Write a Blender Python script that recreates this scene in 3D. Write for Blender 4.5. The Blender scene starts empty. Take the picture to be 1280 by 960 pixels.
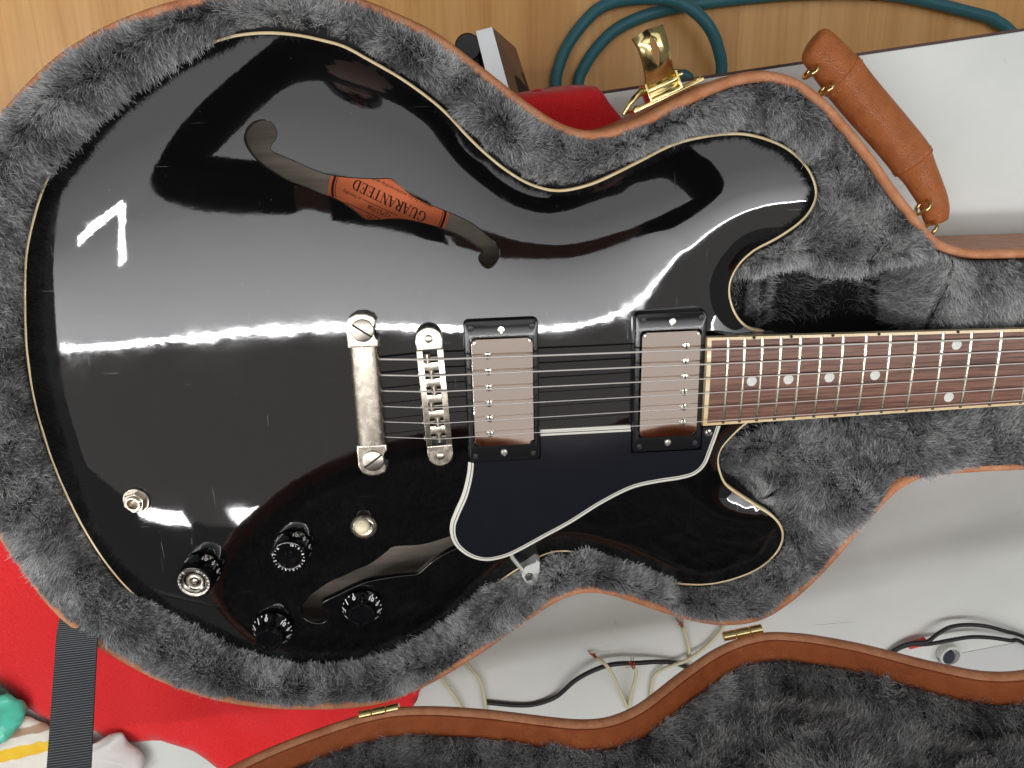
import bpy, bmesh, math, random
import numpy as np
from mathutils import Vector, Matrix
from mathutils.geometry import delaunay_2d_cdt

rng = np.random.default_rng(7)
random.seed(7)
SC = bpy.context.scene
COL = SC.collection
ZT = 95.0            # guitar frame (mm, z=0 on the fretboard) -> table top at z = -95

def w3(v):           # millimetres in the guitar's frame -> metres in the world
    return Vector((v[0] * .001, v[1] * .001, (v[2] + ZT) * .001))

# ------------------------------------------------------------------ camera
cam_d = bpy.data.cameras.new("camera")
cam = bpy.data.objects.new("camera", cam_d)
COL.objects.link(cam)
def rodrigues(r):
    r = np.array(r); t = np.linalg.norm(r); k = r / t
    K = np.array([[0, -k[2], k[1]], [k[2], 0, -k[0]], [-k[1], k[0], 0]])
    return np.eye(3) + math.sin(t) * K + (1 - math.cos(t)) * K @ K
_R = rodrigues((0.297, -0.078, -0.036)) @ np.diag([1., -1., -1.])
cam.matrix_world = Matrix.Translation(w3((9.663, 142.13, 444.318))) @ Matrix(
    [[_R[0][i], -_R[1][i], -_R[2][i]] for i in range(3)]).to_4x4()
cam_d.sensor_width = 36.0
cam_d.lens = 961.0 / 1280.0 * 36.0
cam_d.clip_start = 0.01
cam_d.clip_end = 50.0
SC.camera = cam

# ------------------------------------------------------------------ world, lamps, exposure
world = bpy.data.worlds.new("World"); SC.world = world
world.use_nodes = True
bg = world.node_tree.nodes["Background"]
bg.inputs[0].default_value = (0.95, 0.93, 0.90, 1)
bg.inputs[1].default_value = 0.15
SC.view_settings.view_transform = 'Standard'
SC.view_settings.look = 'None'
SC.view_settings.exposure = 0.0
SC.view_settings.gamma = 1.0
SC.view_settings.use_curve_mapping = False

def area_lamp(name, center, sx, sy, radiance, color=(1, 1, 1), rot=(0, 0, 0)):
    d = bpy.data.lights.new(name, 'AREA')
    d.shape = 'RECTANGLE'; d.size = sx * .001; d.size_y = sy * .001
    d.energy = radiance * math.pi * d.size * d.size_y
    d.color = color
    o = bpy.data.objects.new(name, d); COL.objects.link(o)
    o.location = w3(center); o.rotation_euler = rot
    return o
CZ = 2000
def fade(lamp, y0, y1, stops):      # grades the tube's falloff over the ceiling into the panel's emission
    d = lamp.data; d.use_nodes = True; N, L = d.node_tree.nodes, d.node_tree.links
    em = N["Emission"]; g = N.new("ShaderNodeNewGeometry"); s = N.new("ShaderNodeSeparateXYZ"); mr = N.new("ShaderNodeMapRange"); cr = N.new("ShaderNodeValToRGB")
    mr.inputs["From Min"].default_value = y0 * .001; mr.inputs["From Max"].default_value = y1 * .001
    L.new(g.outputs["Position"], s.inputs[0]); L.new(s.outputs["Y"], mr.inputs["Value"]); L.new(mr.outputs["Result"], cr.inputs["Fac"])
    e = cr.color_ramp.elements
    while len(e) < len(stops): e.new(.5)
    for k, (p, c) in enumerate(stops): e[k].position = p; e[k].color = (c, c, c, 1)
    L.new(cr.outputs["Color"], em.inputs["Strength"])
TR = math.radians(2.5)                 # the ceiling runs slightly askew to the guitar
def along(x, y): return (x * math.cos(TR) - y * math.sin(TR), -345 + x * math.sin(TR) + y * math.cos(TR))
lw = area_lamp("ceiling_bounce_wide", (*along(0, 1620), CZ + 12), 5200, 3240, 3.7, (1.0, 1.0, 1.02), (0, 0, TR))  # added panel in place of the lit ceiling, no fixture of its own
fade(lw, -345, 2895, [(0, 1.05), (.06, .80), (.17, .40), (.36, .24), (1, .21)])
area_lamp("ceiling_bounce_warm", (*along(0, -425), CZ + 12), 5200, 846, 0.33, (1.0, 0.91, 0.88), (0, 0, TR))  # added panel standing in for the dim warm ceiling past the tube
area_lamp("ceiling_tube_long", (*along(0, 0), CZ), 5000, 21, 60.0, (1.0, 1.0, 1.0), (0, 0, TR))
area_lamp("ceiling_tube_cross", (-1385, 135, CZ), 60, 340, 38.0, (1.0, 1.0, 1.0), (0, 0, math.radians(12)))
area_lamp("ceiling_tube_corner", (-1690, 240, CZ), 560, 70, 38.0, (1.0, 1.0, 1.0), (0, 0, math.radians(12)))
area_lamp("ceiling_tube_low", (-1480, -1290, CZ), 560, 90, 30.0, (1.0, 1.0, 1.0), (0, 0, math.radians(12)))
area_lamp("ceiling_tube_low_end", (-830, -1150, CZ), 160, 90, 30.0, (1.0, 1.0, 1.0), (0, 0, math.radians(12)))

try:
    SC.cycles.use_denoising = True
    SC.cycles.max_bounces = 7
    SC.cycles.use_adaptive_sampling = True
    SC.cycles.adaptive_threshold = 0.03
    SC.cycles_curves.shape = 'RIBBONS'
    SC.cycles_curves.subdivisions = 2
except Exception:
    pass

# ------------------------------------------------------------------ helpers
WM = {}
def put(o, parent=None, loc=(0, 0, 0), rot=None):
    M = Matrix.Translation(Vector(loc) * .001)
    if rot is not None:
        M = M @ (rot.to_4x4() if isinstance(rot, Matrix) else Matrix.Rotation(rot, 4, 'Z'))
    WM[o.name] = M
    if parent is not None:
        o.parent = parent
        o.matrix_parent_inverse = WM[parent.name].inverted()
    o.matrix_basis = M
    return o

def tag(o, label=None, cat=None, group=None, kind=None):
    if label: o["label"] = label
    if cat: o["category"] = cat
    if group: o["group"] = group
    if kind: o["kind"] = kind
    return o

def empty(name, loc):
    o = bpy.data.objects.new(name, None); o.empty_display_size = .02
    COL.objects.link(o)
    return put(o, None, (loc[0], loc[1], loc[2] + ZT))

def mesh(name, verts, faces, mat, parent=None, smooth=False, loc=(0, 0, 0), rot=None, mats=None, fmat=None, glob=True):
    """verts in mm; glob: guitar frame, otherwise local to loc/rot (loc always in the guitar frame)."""
    me = bpy.data.meshes.new(name)
    v = np.asarray(verts, float).copy()
    if glob: v[:, 2] += ZT
    me.from_pydata((v * .001).tolist(), [], [list(map(int, f)) for f in faces])
    for m in (mats or [mat]): me.materials.append(m)
    if fmat is not None: me.polygons.foreach_set('material_index', np.asarray(fmat, np.int32))
    me.polygons.foreach_set('use_smooth', [bool(smooth)] * len(me.polygons))
    me.update()
    if smooth == 'angle': me.set_sharp_from_angle(angle=math.radians(38))
    o = bpy.data.objects.new(name, me); COL.objects.link(o)
    if glob: put(o, parent)
    else: put(o, parent, (loc[0], loc[1], loc[2] + ZT), rot)
    return o

def inst(o, parent, loc, rot=None):
    c = o.copy(); COL.objects.link(c)
    return put(c, parent, (loc[0], loc[1], loc[2] + ZT), rot)

class MB:                       # collects shapes of ONE part
    def __init__(s): s.v = []; s.f = []; s.m = []
    def add(s, v, f, m=0):
        k = len(s.v); s.v += [tuple(x) for x in v]; s.f += [[i + k for i in q] for q in f]; s.m += [m] * len(f)
        return s
    def tf(s, M):
        s.v = [tuple(M @ Vector(x)) for x in s.v]; return s
    def build(s, name, mats, parent=None, **kw):
        if not isinstance(mats, (list, tuple)): mats = [mats]
        return mesh(name, s.v, s.f, None, parent, mats=mats, fmat=s.m, **kw)

def box(x0, x1, y0, y1, z0, z1, b=0.0):
    """box with chamfered edges"""
    bm = bmesh.new()
    bmesh.ops.create_cube(bm, size=1)
    for v in bm.verts:
        v.co = Vector((x0 if v.co.x < 0 else x1, y0 if v.co.y < 0 else y1, z0 if v.co.z < 0 else z1))
    if b: bmesh.ops.bevel(bm, geom=list(bm.edges), offset=b, segments=2, profile=.6, affect='EDGES')
    bm.verts.index_update()
    r = [tuple(v.co) for v in bm.verts], [[v.index for v in f.verts] for f in bm.faces]
    bm.free(); return r

def prism(pts, z0, z1, b=0.0, seg=2):
    """extruded outline with rounded upper edge"""
    bm = bmesh.new()
    lo = [bm.verts.new((p[0], p[1], z0)) for p in pts]
    hi = [bm.verts.new((p[0], p[1], z1)) for p in pts]
    n = len(pts)
    for i in range(n): bm.faces.new((lo[i], lo[(i + 1) % n], hi[(i + 1) % n], hi[i]))
    top = bm.faces.new(hi); bm.faces.new(lo[::-1])
    if b: bmesh.ops.bevel(bm, geom=list(top.edges), offset=b, segments=seg, profile=.6, affect='EDGES')
    if b:
        bmesh.ops.recalc_face_normals(bm, faces=bm.faces)
        tf = max((q for q in bm.faces if q.normal.z > .99), key=lambda q: q.calc_area())
        bmesh.ops.inset_individual(bm, faces=[tf], thickness=min(.2, b * .4))
    bmesh.ops.recalc_face_normals(bm, faces=bm.faces)
    bm.verts.index_update()
    r = [tuple(v.co) for v in bm.verts], [[v.index for v in f.verts] for f in bm.faces]
    bm.free(); return r

def lathe(prof, seg=28, cap=True, phase=0.0):
    v = []; f = []
    for r, z in prof:
        for k in range(seg):
            a = 2 * math.pi * k / seg + phase; v.append((r * math.cos(a), r * math.sin(a), z))
    for i in range(len(prof) - 1):
        for k in range(seg):
            a = i * seg + k; b = i * seg + (k + 1) % seg
            f.append((a, b, b + seg, a + seg))
    if cap:
        f.append(tuple(range(seg))[::-1]); f.append(tuple((len(prof) - 1) * seg + k for k in range(seg)))
    return v, f

def catmull(P, n=6, closed=False):
    P = [np.array(p, float) for p in P]; N = len(P); out = []
    rngi = range(N) if closed else range(N - 1)
    for i in rngi:
        if closed: a, b, c, d = P[i - 1], P[i], P[(i + 1) % N], P[(i + 2) % N]
        else: a, b, c, d = P[max(i - 1, 0)], P[i], P[i + 1], P[min(i + 2, N - 1)]
        for k in range(n):
            t = k / n
            out.append(.5 * (2 * b + (c - a) * t + (2 * a - 5 * b + 4 * c - d) * t * t + (3 * b - a - 3 * c + d) * t ** 3))
    if not closed: out.append(P[-1])
    return np.array(out)

def resample(P, step, closed=True):
    P = np.asarray(P, float)
    Q = np.vstack([P, P[:1]]) if closed else P
    s = np.concatenate([[0], np.cumsum(np.linalg.norm(np.diff(Q, axis=0), axis=1))])
    n = max(4, int(round(s[-1] / step)))
    t = np.linspace(0, s[-1], n + 1)[:-1] if closed else np.linspace(0, s[-1], n + 1)
    return np.stack([np.interp(t, s, Q[:, k]) for k in range(Q.shape[1])], 1)

def tube(path, r, seg=8, closed=False, cap=True, ell=1.0):
    path = np.asarray(path, float); n = len(path); v = []; f = []
    if np.isscalar(r): r = [r] * n
    prev = None
    for i in range(n):
        if closed: t = path[(i + 1) % n] - path[i - 1]
        else: t = path[min(i + 1, n - 1)] - path[max(i - 1, 0)]
        t = t / (np.linalg.norm(t) + 1e-12)
        if prev is None:
            u = np.cross(t, (0, 0, 1.)); u = u if np.linalg.norm(u) > 1e-3 else np.array((1., 0, 0))
        else: u = prev - t * (prev @ t)
        u = u / np.linalg.norm(u); prev = u; q = np.cross(u, t)
        for k in range(seg):
            a = 2 * math.pi * k / seg
            v.append(tuple(path[i] + r[i] * (math.cos(a) * u + ell * math.sin(a) * q)))
    m = n if closed else n - 1
    for i in range(m):
        for k in range(seg):
            a = i * seg + k; b = i * seg + (k + 1) % seg; j = ((i + 1) % n) * seg
            f.append((a, b, j + (k + 1) % seg, j + k))
    if cap and not closed:
        f.append(tuple(range(seg))[::-1]); f.append(tuple((n - 1) * seg + k for k in range(seg)))
    return v, f

def normals2(P):                 # outward normals of a closed counter-clockwise outline
    P = np.asarray(P); t = np.roll(P, -1, 0) - np.roll(P, 1, 0)
    t /= np.linalg.norm(t, axis=1)[:, None] + 1e-12
    return np.stack([t[:, 1], -t[:, 0]], 1)

def ccw(P):
    P = np.asarray(P, float); x, y = P[:, 0], P[:, 1]
    return P if (x * np.roll(y, -1) - np.roll(x, -1) * y).sum() > 0 else P[::-1].copy()

def sweep2(P, prof, zf=None):    # profile (outward offset, z) swept round a closed outline
    P = np.asarray(P); N = normals2(P); n = len(P); v = []; f = []
    for o, z in prof:
        for i in range(n):
            q = P[i] + N[i] * o
            v.append((q[0], q[1], z if zf is None else z + zf(q[0], q[1])))
    for j in range(len(prof) - 1):
        for i in range(n):
            a = j * n + i; b = j * n + (i + 1) % n
            f.append((a, b, b + n, a + n))
    return v, f

def inside(poly, X, Y):
    poly = np.asarray(poly); r = np.zeros(np.shape(X), bool)
    x0, y0 = poly[:, 0], poly[:, 1]; x1, y1 = np.roll(x0, -1), np.roll(y0, -1)
    for a, b, c, d in zip(x0, y0, x1, y1):
        if b == d: continue
        r ^= ((b > Y) != (d > Y)) & (X < (c - a) * (Y - b) / (d - b) + a)
    return r

def dist_poly(poly, X, Y):       # distance to a closed outline
    poly = np.asarray(poly); D = np.full(np.shape(X), 1e18)
    for a, b in zip(poly, np.roll(poly, -1, 0)):
        e = b - a; L2 = e @ e + 1e-12
        t = np.clip(((X - a[0]) * e[0] + (Y - a[1]) * e[1]) / L2, 0, 1)
        D = np.minimum(D, (X - a[0] - t * e[0]) ** 2 + (Y - a[1] - t * e[1]) ** 2)
    return np.sqrt(D)

class SDF:                       # signed distance (positive inside) to an outline, on a grid
    def __init__(s, poly, pad=40, h=2.5):
        poly = np.asarray(poly); s.h = h; s.lo = poly.min(0) - pad; hi_ = poly.max(0) + pad
        s.x = np.arange(s.lo[0], hi_[0], h); s.y = np.arange(s.lo[1], hi_[1], h)
        X, Y = np.meshgrid(s.x, s.y)
        s.D = dist_poly(poly, X, Y) * np.where(inside(poly, X, Y), 1, -1)
        s.gy, s.gx = np.gradient(s.D, h)
    def bil(s, A, x, y):
        i = np.clip((np.asarray(x, float) - s.lo[0]) / s.h, 0, len(s.x) - 1.001); j = np.clip((np.asarray(y, float) - s.lo[1]) / s.h, 0, len(s.y) - 1.001)
        i0 = i.astype(int); j0 = j.astype(int); a = i - i0; b = j - j0
        return (A[j0, i0] * (1 - a) + A[j0, i0 + 1] * a) * (1 - b) + (A[j0 + 1, i0] * (1 - a) + A[j0 + 1, i0 + 1] * a) * b
    def __call__(s, x, y): return s.bil(s.D, x, y)
    def out(s, x, y):            # outward unit direction
        g = -np.stack([s.bil(s.gx, x, y), s.bil(s.gy, x, y)], -1)
        return g / (np.linalg.norm(g, axis=-1, keepdims=True) + 1e-9)

def sstep(a, b, x):
    t = np.clip((x - a) / (b - a), 0, 1); return t * t * (3 - 2 * t)

class Noise:                     # smooth vector noise from a few waves
    def __init__(s, scale, n=10, dim=1):
        a = rng.uniform(0, 2 * np.pi, (dim, n)); k = rng.uniform(.5, 1.6, (dim, n)) * 2 * np.pi / scale
        s.kx = np.cos(a) * k; s.ky = np.sin(a) * k; s.ph = rng.uniform(0, 2 * np.pi, (dim, n)); s.n = n
    def __call__(s, x, y, d=0):
        r = 0
        for i in range(s.n): r = r + np.sin(s.kx[d, i] * x + s.ky[d, i] * y + s.ph[d, i])
        return r / math.sqrt(s.n / 2)

# ------------------------------------------------------------------ materials
def srgb(r, g, b):
    f = lambda c: (c / 255 / 12.92) if c / 255 <= .04045 else ((c / 255 + .055) / 1.055) ** 2.4
    return (f(r), f(g), f(b), 1)

def mat(name, color=(.5, .5, .5), rough=.5, metal=0., ior=1.45, coat=0., sheen=0., trans=0., spec=None):
    m = bpy.data.materials.new(name); m.use_nodes = True
    b = m.node_tree.nodes["Principled BSDF"]
    b.inputs["Base Color"].default_value = tuple(color)[:3] + (1,)
    b.inputs["Roughness"].default_value = rough
    b.inputs["Metallic"].default_value = metal
    b.inputs["IOR"].default_value = ior
    b.inputs["Coat Weight"].default_value = coat
    b.inputs["Coat Roughness"].default_value = .04
    b.inputs["Sheen Weight"].default_value = sheen
    b.inputs["Transmission Weight"].default_value = trans
    return m

def nodes(m): return m.node_tree.nodes, m.node_tree.links, m.node_tree.nodes["Principled BSDF"]

def coords(m, scale=(1, 1, 1), rotz=0.0):
    N, L, b = nodes(m)
    tc = N.new("ShaderNodeTexCoord"); mp = N.new("ShaderNodeMapping")
    mp.inputs["Scale"].default_value = scale; mp.inputs["Rotation"].default_value = (0, 0, rotz)
    L.new(tc.outputs["Object"], mp.inputs["Vector"])
    return mp.outputs["Vector"]

def noise(m, vec, scale, detail=4, rough=.55, dist=0.):
    N, L, b = nodes(m); n = N.new("ShaderNodeTexNoise")
    n.inputs["Scale"].default_value = scale; n.inputs["Detail"].default_value = detail
    n.inputs["Roughness"].default_value = rough; n.inputs["Distortion"].default_value = dist
    L.new(vec, n.inputs["Vector"]); return n.outputs["Fac"]

def ramp(m, fac, stops):
    N, L, b = nodes(m); r = N.new("ShaderNodeValToRGB"); e = r.color_ramp.elements
    while len(e) < len(stops): e.new(.5)
    for k, (p, c) in enumerate(stops):
        e[k].position = p; e[k].color = tuple(c)[:3] + (1,) if not np.isscalar(c) else (c, c, c, 1)
    L.new(fac, r.inputs["Fac"]); return r.outputs["Color"]

def bump(m, h, strength=.2, dist=.001):
    N, L, b = nodes(m); n = N.new("ShaderNodeBump")
    n.inputs["Strength"].default_value = strength; n.inputs["Distance"].default_value = dist
    L.new(h, n.inputs["Height"]); L.new(n.outputs["Normal"], b.inputs["Normal"]); return n

def link(m, out, inp):
    N, L, b = nodes(m); L.new(out, b.inputs[inp])

M = {}
# black lacquer, with faint hazing, fine scratches and dust
m = M['lacquer'] = mat('black_lacquer', (.0035, .0035, .0038), .03, ior=1.8)
N_, L_, b_ = nodes(m)
def mixf(f_, A_, B_, mode='ADD'):
    n_ = N_.new("ShaderNodeMath"); n_.operation = mode; n_.use_clamp = False
    for k_, s_ in enumerate((f_, A_)):
        if hasattr(s_, 'links'): L_.new(s_, n_.inputs[k_])
        else: n_.inputs[k_].default_value = s_
    return n_.outputs[0]
haze = ramp(m, noise(m, coords(m), 30, 5, .6), [(.35, .022), (.75, .06)])
smear = ramp(m, noise(m, coords(m, (1, 1, 1), .7), 9, 6, .7, 1.5), [(.58, 0.), (.74, .07)])
scr1 = ramp(m, noise(m, coords(m, (26, 900, 1), .9), 1, 1, .4), [(.775, 0.), (.80, .22)])
scr2 = ramp(m, noise(m, coords(m, (1000, 30, 1), .35), 1, 1, .4), [(.775, 0.), (.80, .22)])
link(m, mixf(mixf(haze, smear, 0), mixf(scr1, scr2, 0), 0), "Roughness")
dust = ramp(m, noise(m, coords(m), 900, 2, .5), [(.762, (.0035, .0035, .0038)), (.785, (.15, .15, .15))])
link(m, dust, "Base Color")
b1 = bump(m, noise(m, coords(m), 26, 3, .5), .055, .002)
b2 = N_.new("ShaderNodeBump"); b2.inputs["Strength"].default_value = .12; b2.inputs["Distance"].default_value = .00003
L_.new(noise(m, coords(m), 650, 2, .5), b2.inputs["Height"]); L_.new(b2.outputs["Normal"], b1.inputs["Normal"])
M['guard'] = m = mat('guard_plastic', (.010, .011, .016), .13, ior=1.6)
bump(m, noise(m, coords(m, (300, 1200, 1), .5), 1, 3, .6), .03, .0004)
M['guard_white'] = mat('guard_white_ply', srgb(232, 230, 216), .35)
M['black_ply'] = mat('guard_black_ply', (.01, .01, .01), .35)
M['binding'] = m = mat('aged_binding', srgb(236, 214, 170), .28, ior=1.5, coat=.3)
link(m, ramp(m, noise(m, coords(m), 60, 4, .6), [(.3, srgb(222, 192, 138)), (.7, srgb(240, 222, 182))]), "Base Color")
M['nickel'] = m = mat('nickel', srgb(196, 187, 172), .3, .95)
link(m, ramp(m, noise(m, coords(m), 240, 4, .6), [(.3, .16), (.75, .34)]), "Roughness")
M['nickel_bright'] = m = mat('nickel_bright', srgb(206, 197, 184), .3, 1.0)
M['cover'] = m = mat('nickel_cover', srgb(242, 228, 216), .085, 1.0)
link(m, ramp(m, noise(m, coords(m, (1, .12, 1)), 900, 3, .6), [(.3, .025), (.8, .07)]), "Roughness")
M['screw'] = mat('screw_steel', srgb(228, 225, 214), .22, 1.0)
M['slot'] = mat('slot_dark', (.02, .02, .02), .6)
M['blackscrew'] = m = mat('black_screw', (.04, .04, .045), .25, .6)
M['ring'] = m = mat('ring_plastic', (.012, .012, .013), .16, ior=1.6)
M['string'] = mat('string_steel', srgb(236, 232, 228), .42, .7)
M['wound'] = m = mat('string_wound', srgb(232, 226, 220), .45, .7)
M['rosewood'] = m = mat('rosewood', (.1, .05, .04), .42, ior=1.5)
v = coords(m, (10, 330, 60))
n1 = noise(m, v, 1.6, 10, .7, .4)
link(m, ramp(m, n1, [(.26, srgb(44, 24, 20)), (.42, srgb(92, 58, 46)), (.55, srgb(138, 96, 78)), (.66, srgb(84, 48, 38)), (.8, srgb(56, 30, 24))]), "Base Color")
bump(m, noise(m, coords(m, (60, 1200, 60)), 1.2, 3, .6), .25, .0003)
M['fret'] = mat('fret_wire', srgb(232, 226, 205), .22, 1.0)
M['pearl'] = m = mat('pearl_dot', srgb(226, 228, 218), .25, coat=.4)
link(m, ramp(m, noise(m, coords(m), 420, 3, .5, 1.2), [(.3, srgb(206, 212, 206)), (.7, srgb(240, 238, 228))]), "Base Color")
M['neck'] = mat('neck_lacquer', (.006, .006, .006), .06, ior=1.6)
M['knob'] = m = mat('knob_plastic', (.004, .004, .005), .08, ior=1.6)
M['print'] = mat('white_print', srgb(240, 240, 236), .5)
M['cream'] = mat('cream_tip', srgb(244, 232, 196), .3, coat=.2)
M['inner'] = m = mat('raw_inner_wood', srgb(120, 110, 98), .8)
link(m, ramp(m, noise(m, coords(m, (10, 120, 10)), 1.5, 5, .6), [(.3, srgb(140, 130, 116)), (.7, srgb(184, 172, 156))]), "Base Color")
M['edge'] = mat('cut_edge', (.02, .02, .02), .35)
M['label'] = m = mat('orange_label', srgb(255, 134, 84), .7)
M['ink'] = mat('label_ink', srgb(44, 16, 14), .8)
M['clear'] = mat('clear_plastic', srgb(236, 238, 232), .2, ior=1.49, trans=.3)
M['chrome_rod'] = mat('rod', srgb(225, 222, 214), .35, .6)
# case
def leather(name, c0, c1, rough=.42):
    m = mat(name, c1, rough)
    v = coords(m)
    N, L, b = nodes(m)
    vo = N.new("ShaderNodeTexVoronoi"); vo.feature = 'DISTANCE_TO_EDGE'; vo.inputs["Scale"].default_value = 850
    L.new(v, vo.inputs["Vector"])
    link(m, ramp(m, noise(m, v, 90, 5, .65), [(.3, c0), (.7, c1)]), "Base Color")
    bump(m, ramp(m, vo.outputs["Distance"], [(0, 0.), (.16, 1.)]), .55, .0006)
    return m
M['tan'] = leather('tan_vinyl', srgb(194, 122, 80), srgb(224, 160, 118))
M['tan_dark'] = leather('tan_vinyl_lip', srgb(160, 80, 34), srgb(186, 100, 50), .5)
M['handle'] = leather('handle_vinyl', srgb(160, 90, 44), srgb(186, 110, 58), .30)
M['gold'] = m = mat('gold_plate', srgb(232, 212, 150), .16, 1.0)
link(m, ramp(m, noise(m, coords(m), 160, 4, .6), [(.3, .10), (.75, .28)]), "Roughness")
M['backing'] = mat('plush_backing', (.02, .02, .022), 1.0)
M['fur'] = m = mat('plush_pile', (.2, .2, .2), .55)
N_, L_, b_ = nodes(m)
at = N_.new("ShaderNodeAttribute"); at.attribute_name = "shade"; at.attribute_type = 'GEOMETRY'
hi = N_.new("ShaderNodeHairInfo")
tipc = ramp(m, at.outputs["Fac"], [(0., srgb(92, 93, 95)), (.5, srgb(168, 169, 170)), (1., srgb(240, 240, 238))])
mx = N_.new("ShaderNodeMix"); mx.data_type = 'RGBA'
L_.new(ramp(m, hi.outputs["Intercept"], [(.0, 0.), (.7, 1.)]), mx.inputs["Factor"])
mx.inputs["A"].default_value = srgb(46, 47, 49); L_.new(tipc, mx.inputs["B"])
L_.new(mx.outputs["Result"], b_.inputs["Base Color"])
# surroundings
M['table'] = m = mat('white_laminate', srgb(226, 227, 220), .32)
v = coords(m)
link(m, ramp(m, noise(m, v, 7, 5, .6), [(.3, srgb(204, 208, 203)), (.7, srgb(218, 221, 216))]), "Base Color")
link(m, ramp(m, noise(m, v, 18, 4, .6), [(.3, .26), (.7, .45)]), "Roughness")
N_, L_, b_ = nodes(m)
sc1 = ramp(m, noise(m, coords(m, (8, 420, 1), .3), 1, 2, .5), [(.76, srgb(255, 255, 255)), (.79, srgb(196, 194, 188))])
sm1 = ramp(m, noise(m, coords(m), 26, 6, .7, .8), [(.66, srgb(255, 255, 255)), (.76, srgb(222, 220, 212))])
base_ = b_.inputs['Base Color'].links[0].from_socket
for t_ in (sc1, sm1):
    x_ = N_.new('ShaderNodeMix'); x_.data_type = 'RGBA'; x_.blend_type = 'MULTIPLY'; x_.inputs['Factor'].default_value = 1
    L_.new(base_, x_.inputs['A']); L_.new(t_, x_.inputs['B']); base_ = x_.outputs['Result']
L_.new(base_, b_.inputs['Base Color'])
M['edgeband'] = mat('brown_edge_band', srgb(70, 44, 34), .5)
M['oak'] = m = mat('oak_floor', srgb(205, 160, 105), .34)
v = coords(m, (22, 1.3, 1), .05)
g1 = noise(m, v, 1.0, 6, .55, .5)
g2 = noise(m, coords(m, (160, 5, 1), .05), 1.0, 4, .6)
N_, L_, b_ = nodes(m)
c1 = ramp(m, g1, [(.28, srgb(208, 150, 82)), (.5, srgb(226, 172, 100)), (.72, srgb(236, 188, 120))])
c2 = ramp(m, g2, [(.35, srgb(200, 150, 96)), (.65, srgb(255, 255, 255))])
mx = N_.new("ShaderNodeMix"); mx.data_type = 'RGBA'; mx.blend_type = 'MULTIPLY'; mx.inputs["Factor"].default_value = .35
mx.inputs["Factor"].default_value = .2; L_.new(c1, mx.inputs["A"]); L_.new(c2, mx.inputs["B"]); L_.new(mx.outputs["Result"], b_.inputs["Base Color"])
M['red'] = m = mat('red_felt', srgb(226, 28, 34), .95, sheen=.25)
link(m, ramp(m, noise(m, coords(m), 1500, 3, .6), [(.3, srgb(200, 14, 22)), (.7, srgb(240, 48, 50))]), "Base Color")
bump(m, noise(m, coords(m), 1800, 2, .6), .25, .0005)
M['webbing'] = m = mat('black_webbing', srgb(58, 62, 64), .6)
M['teal_cable'] = mat('teal_cable', srgb(52, 112, 122), .42)
M['black_cable'] = mat('black_cable', (.012, .012, .012), .4)
M['cream_wire'] = mat('cream_wire', srgb(206, 200, 168), .35)
M['copper'] = mat('copper_strands', srgb(190, 104, 70), .35, 1.0)
M['alu'] = m = mat('brushed_aluminium', srgb(206, 208, 208), .34, 1.0)
M['alu_side'] = mat('bronze_side', srgb(140, 116, 96), .45, .4)
M['dark'] = mat('dark_plastic', (.015, .015, .016), .4)
M['teal_bag'] = mat('teal_bag', srgb(96, 214, 184), .22, coat=.3)
M['towel_white'] = m = mat('towel', srgb(228, 224, 210), .95, sheen=.3)
M['white_cloth'] = m = mat('white_cloth', srgb(214, 210, 206), .9, sheen=.2)
bump(m, noise(m, coords(m), 1100, 3, .6), .5, .001)
M['paper'] = mat('grey_sheet', srgb(196, 198, 196), .6)
M['red_plastic'] = mat('red_tip', srgb(206, 74, 66), .4)

# ================================================================== setting: floor, table
TA = math.radians(6.84); TE = np.array([math.cos(TA), math.sin(TA)]); TN = np.array([-math.sin(TA), math.cos(TA)])
FZ = -745.0
floor = mesh("floor", [(-2600, -2600, FZ - 14), (2600, -2600, FZ - 14), (2600, 2600, FZ - 14), (-2600, 2600, FZ - 14)], [(0, 1, 2, 3)], M['dark'])
tag(floor, "oak boarded floor beyond the white table", kind="structure")
bw_ = 196.0
for k in range(-5, 8):
    x0 = k * bw_ + 50
    for (y0, y1) in ((-900, 1500),):
        v, f = box(x0 + .06, x0 + bw_ - .06, y0, y1, -12, 0, .15)
        mesh("board", v, f, M['oak'], floor, loc=(0, 0, FZ), glob=False)
M['oak'].node_tree.nodes["Mapping"]  # boards share one grain, shifted per board below
for m_ in (M['oak'],):
    N_, L_, b_ = nodes(m_)
    oi = N_.new("ShaderNodeObjectInfo")
    for mp in [n for n in N_ if n.type == 'MAPPING']:
        mul = N_.new("ShaderNodeVectorMath"); mul.operation = 'SCALE'; mul.inputs[0].default_value = (7, 5, 3)
        L_.new(oi.outputs["Random"], mul.inputs["Scale"]); L_.new(mul.outputs[0], mp.inputs["Location"])

table = empty("table", (150, -150, FZ))
tag(table, "white laminate table with dark brown edge carrying the open guitar case", "table")
P0 = np.array([116.7, 175.1])
def tp(s, t): return P0 + TE * s + TN * t
tq = [tp(-760, -760), tp(900, -760), tp(900, 0), tp(-760, 0)]
v, f = prism(tq, -119, -95, .8)
mesh("table_top", v, f, M['table'], table)
v, f = prism([tp(-760, .1), tp(900, .1), tp(900, 1.8), tp(-760, 1.8)], -119, -95.3)
mesh("edge_band", v, f, M['edgeband'], table)
for s, t in ((-710, -700), (850, -700), (850, -60), (-710, -60)):
    c = tp(s, t); v, f = box(-22, 22, -22, 22, FZ + .2, -119.2, 1.5)
    mesh("leg", v, f, M['table'], table, loc=(c[0], c[1], 0), rot=TA, glob=False)

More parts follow.
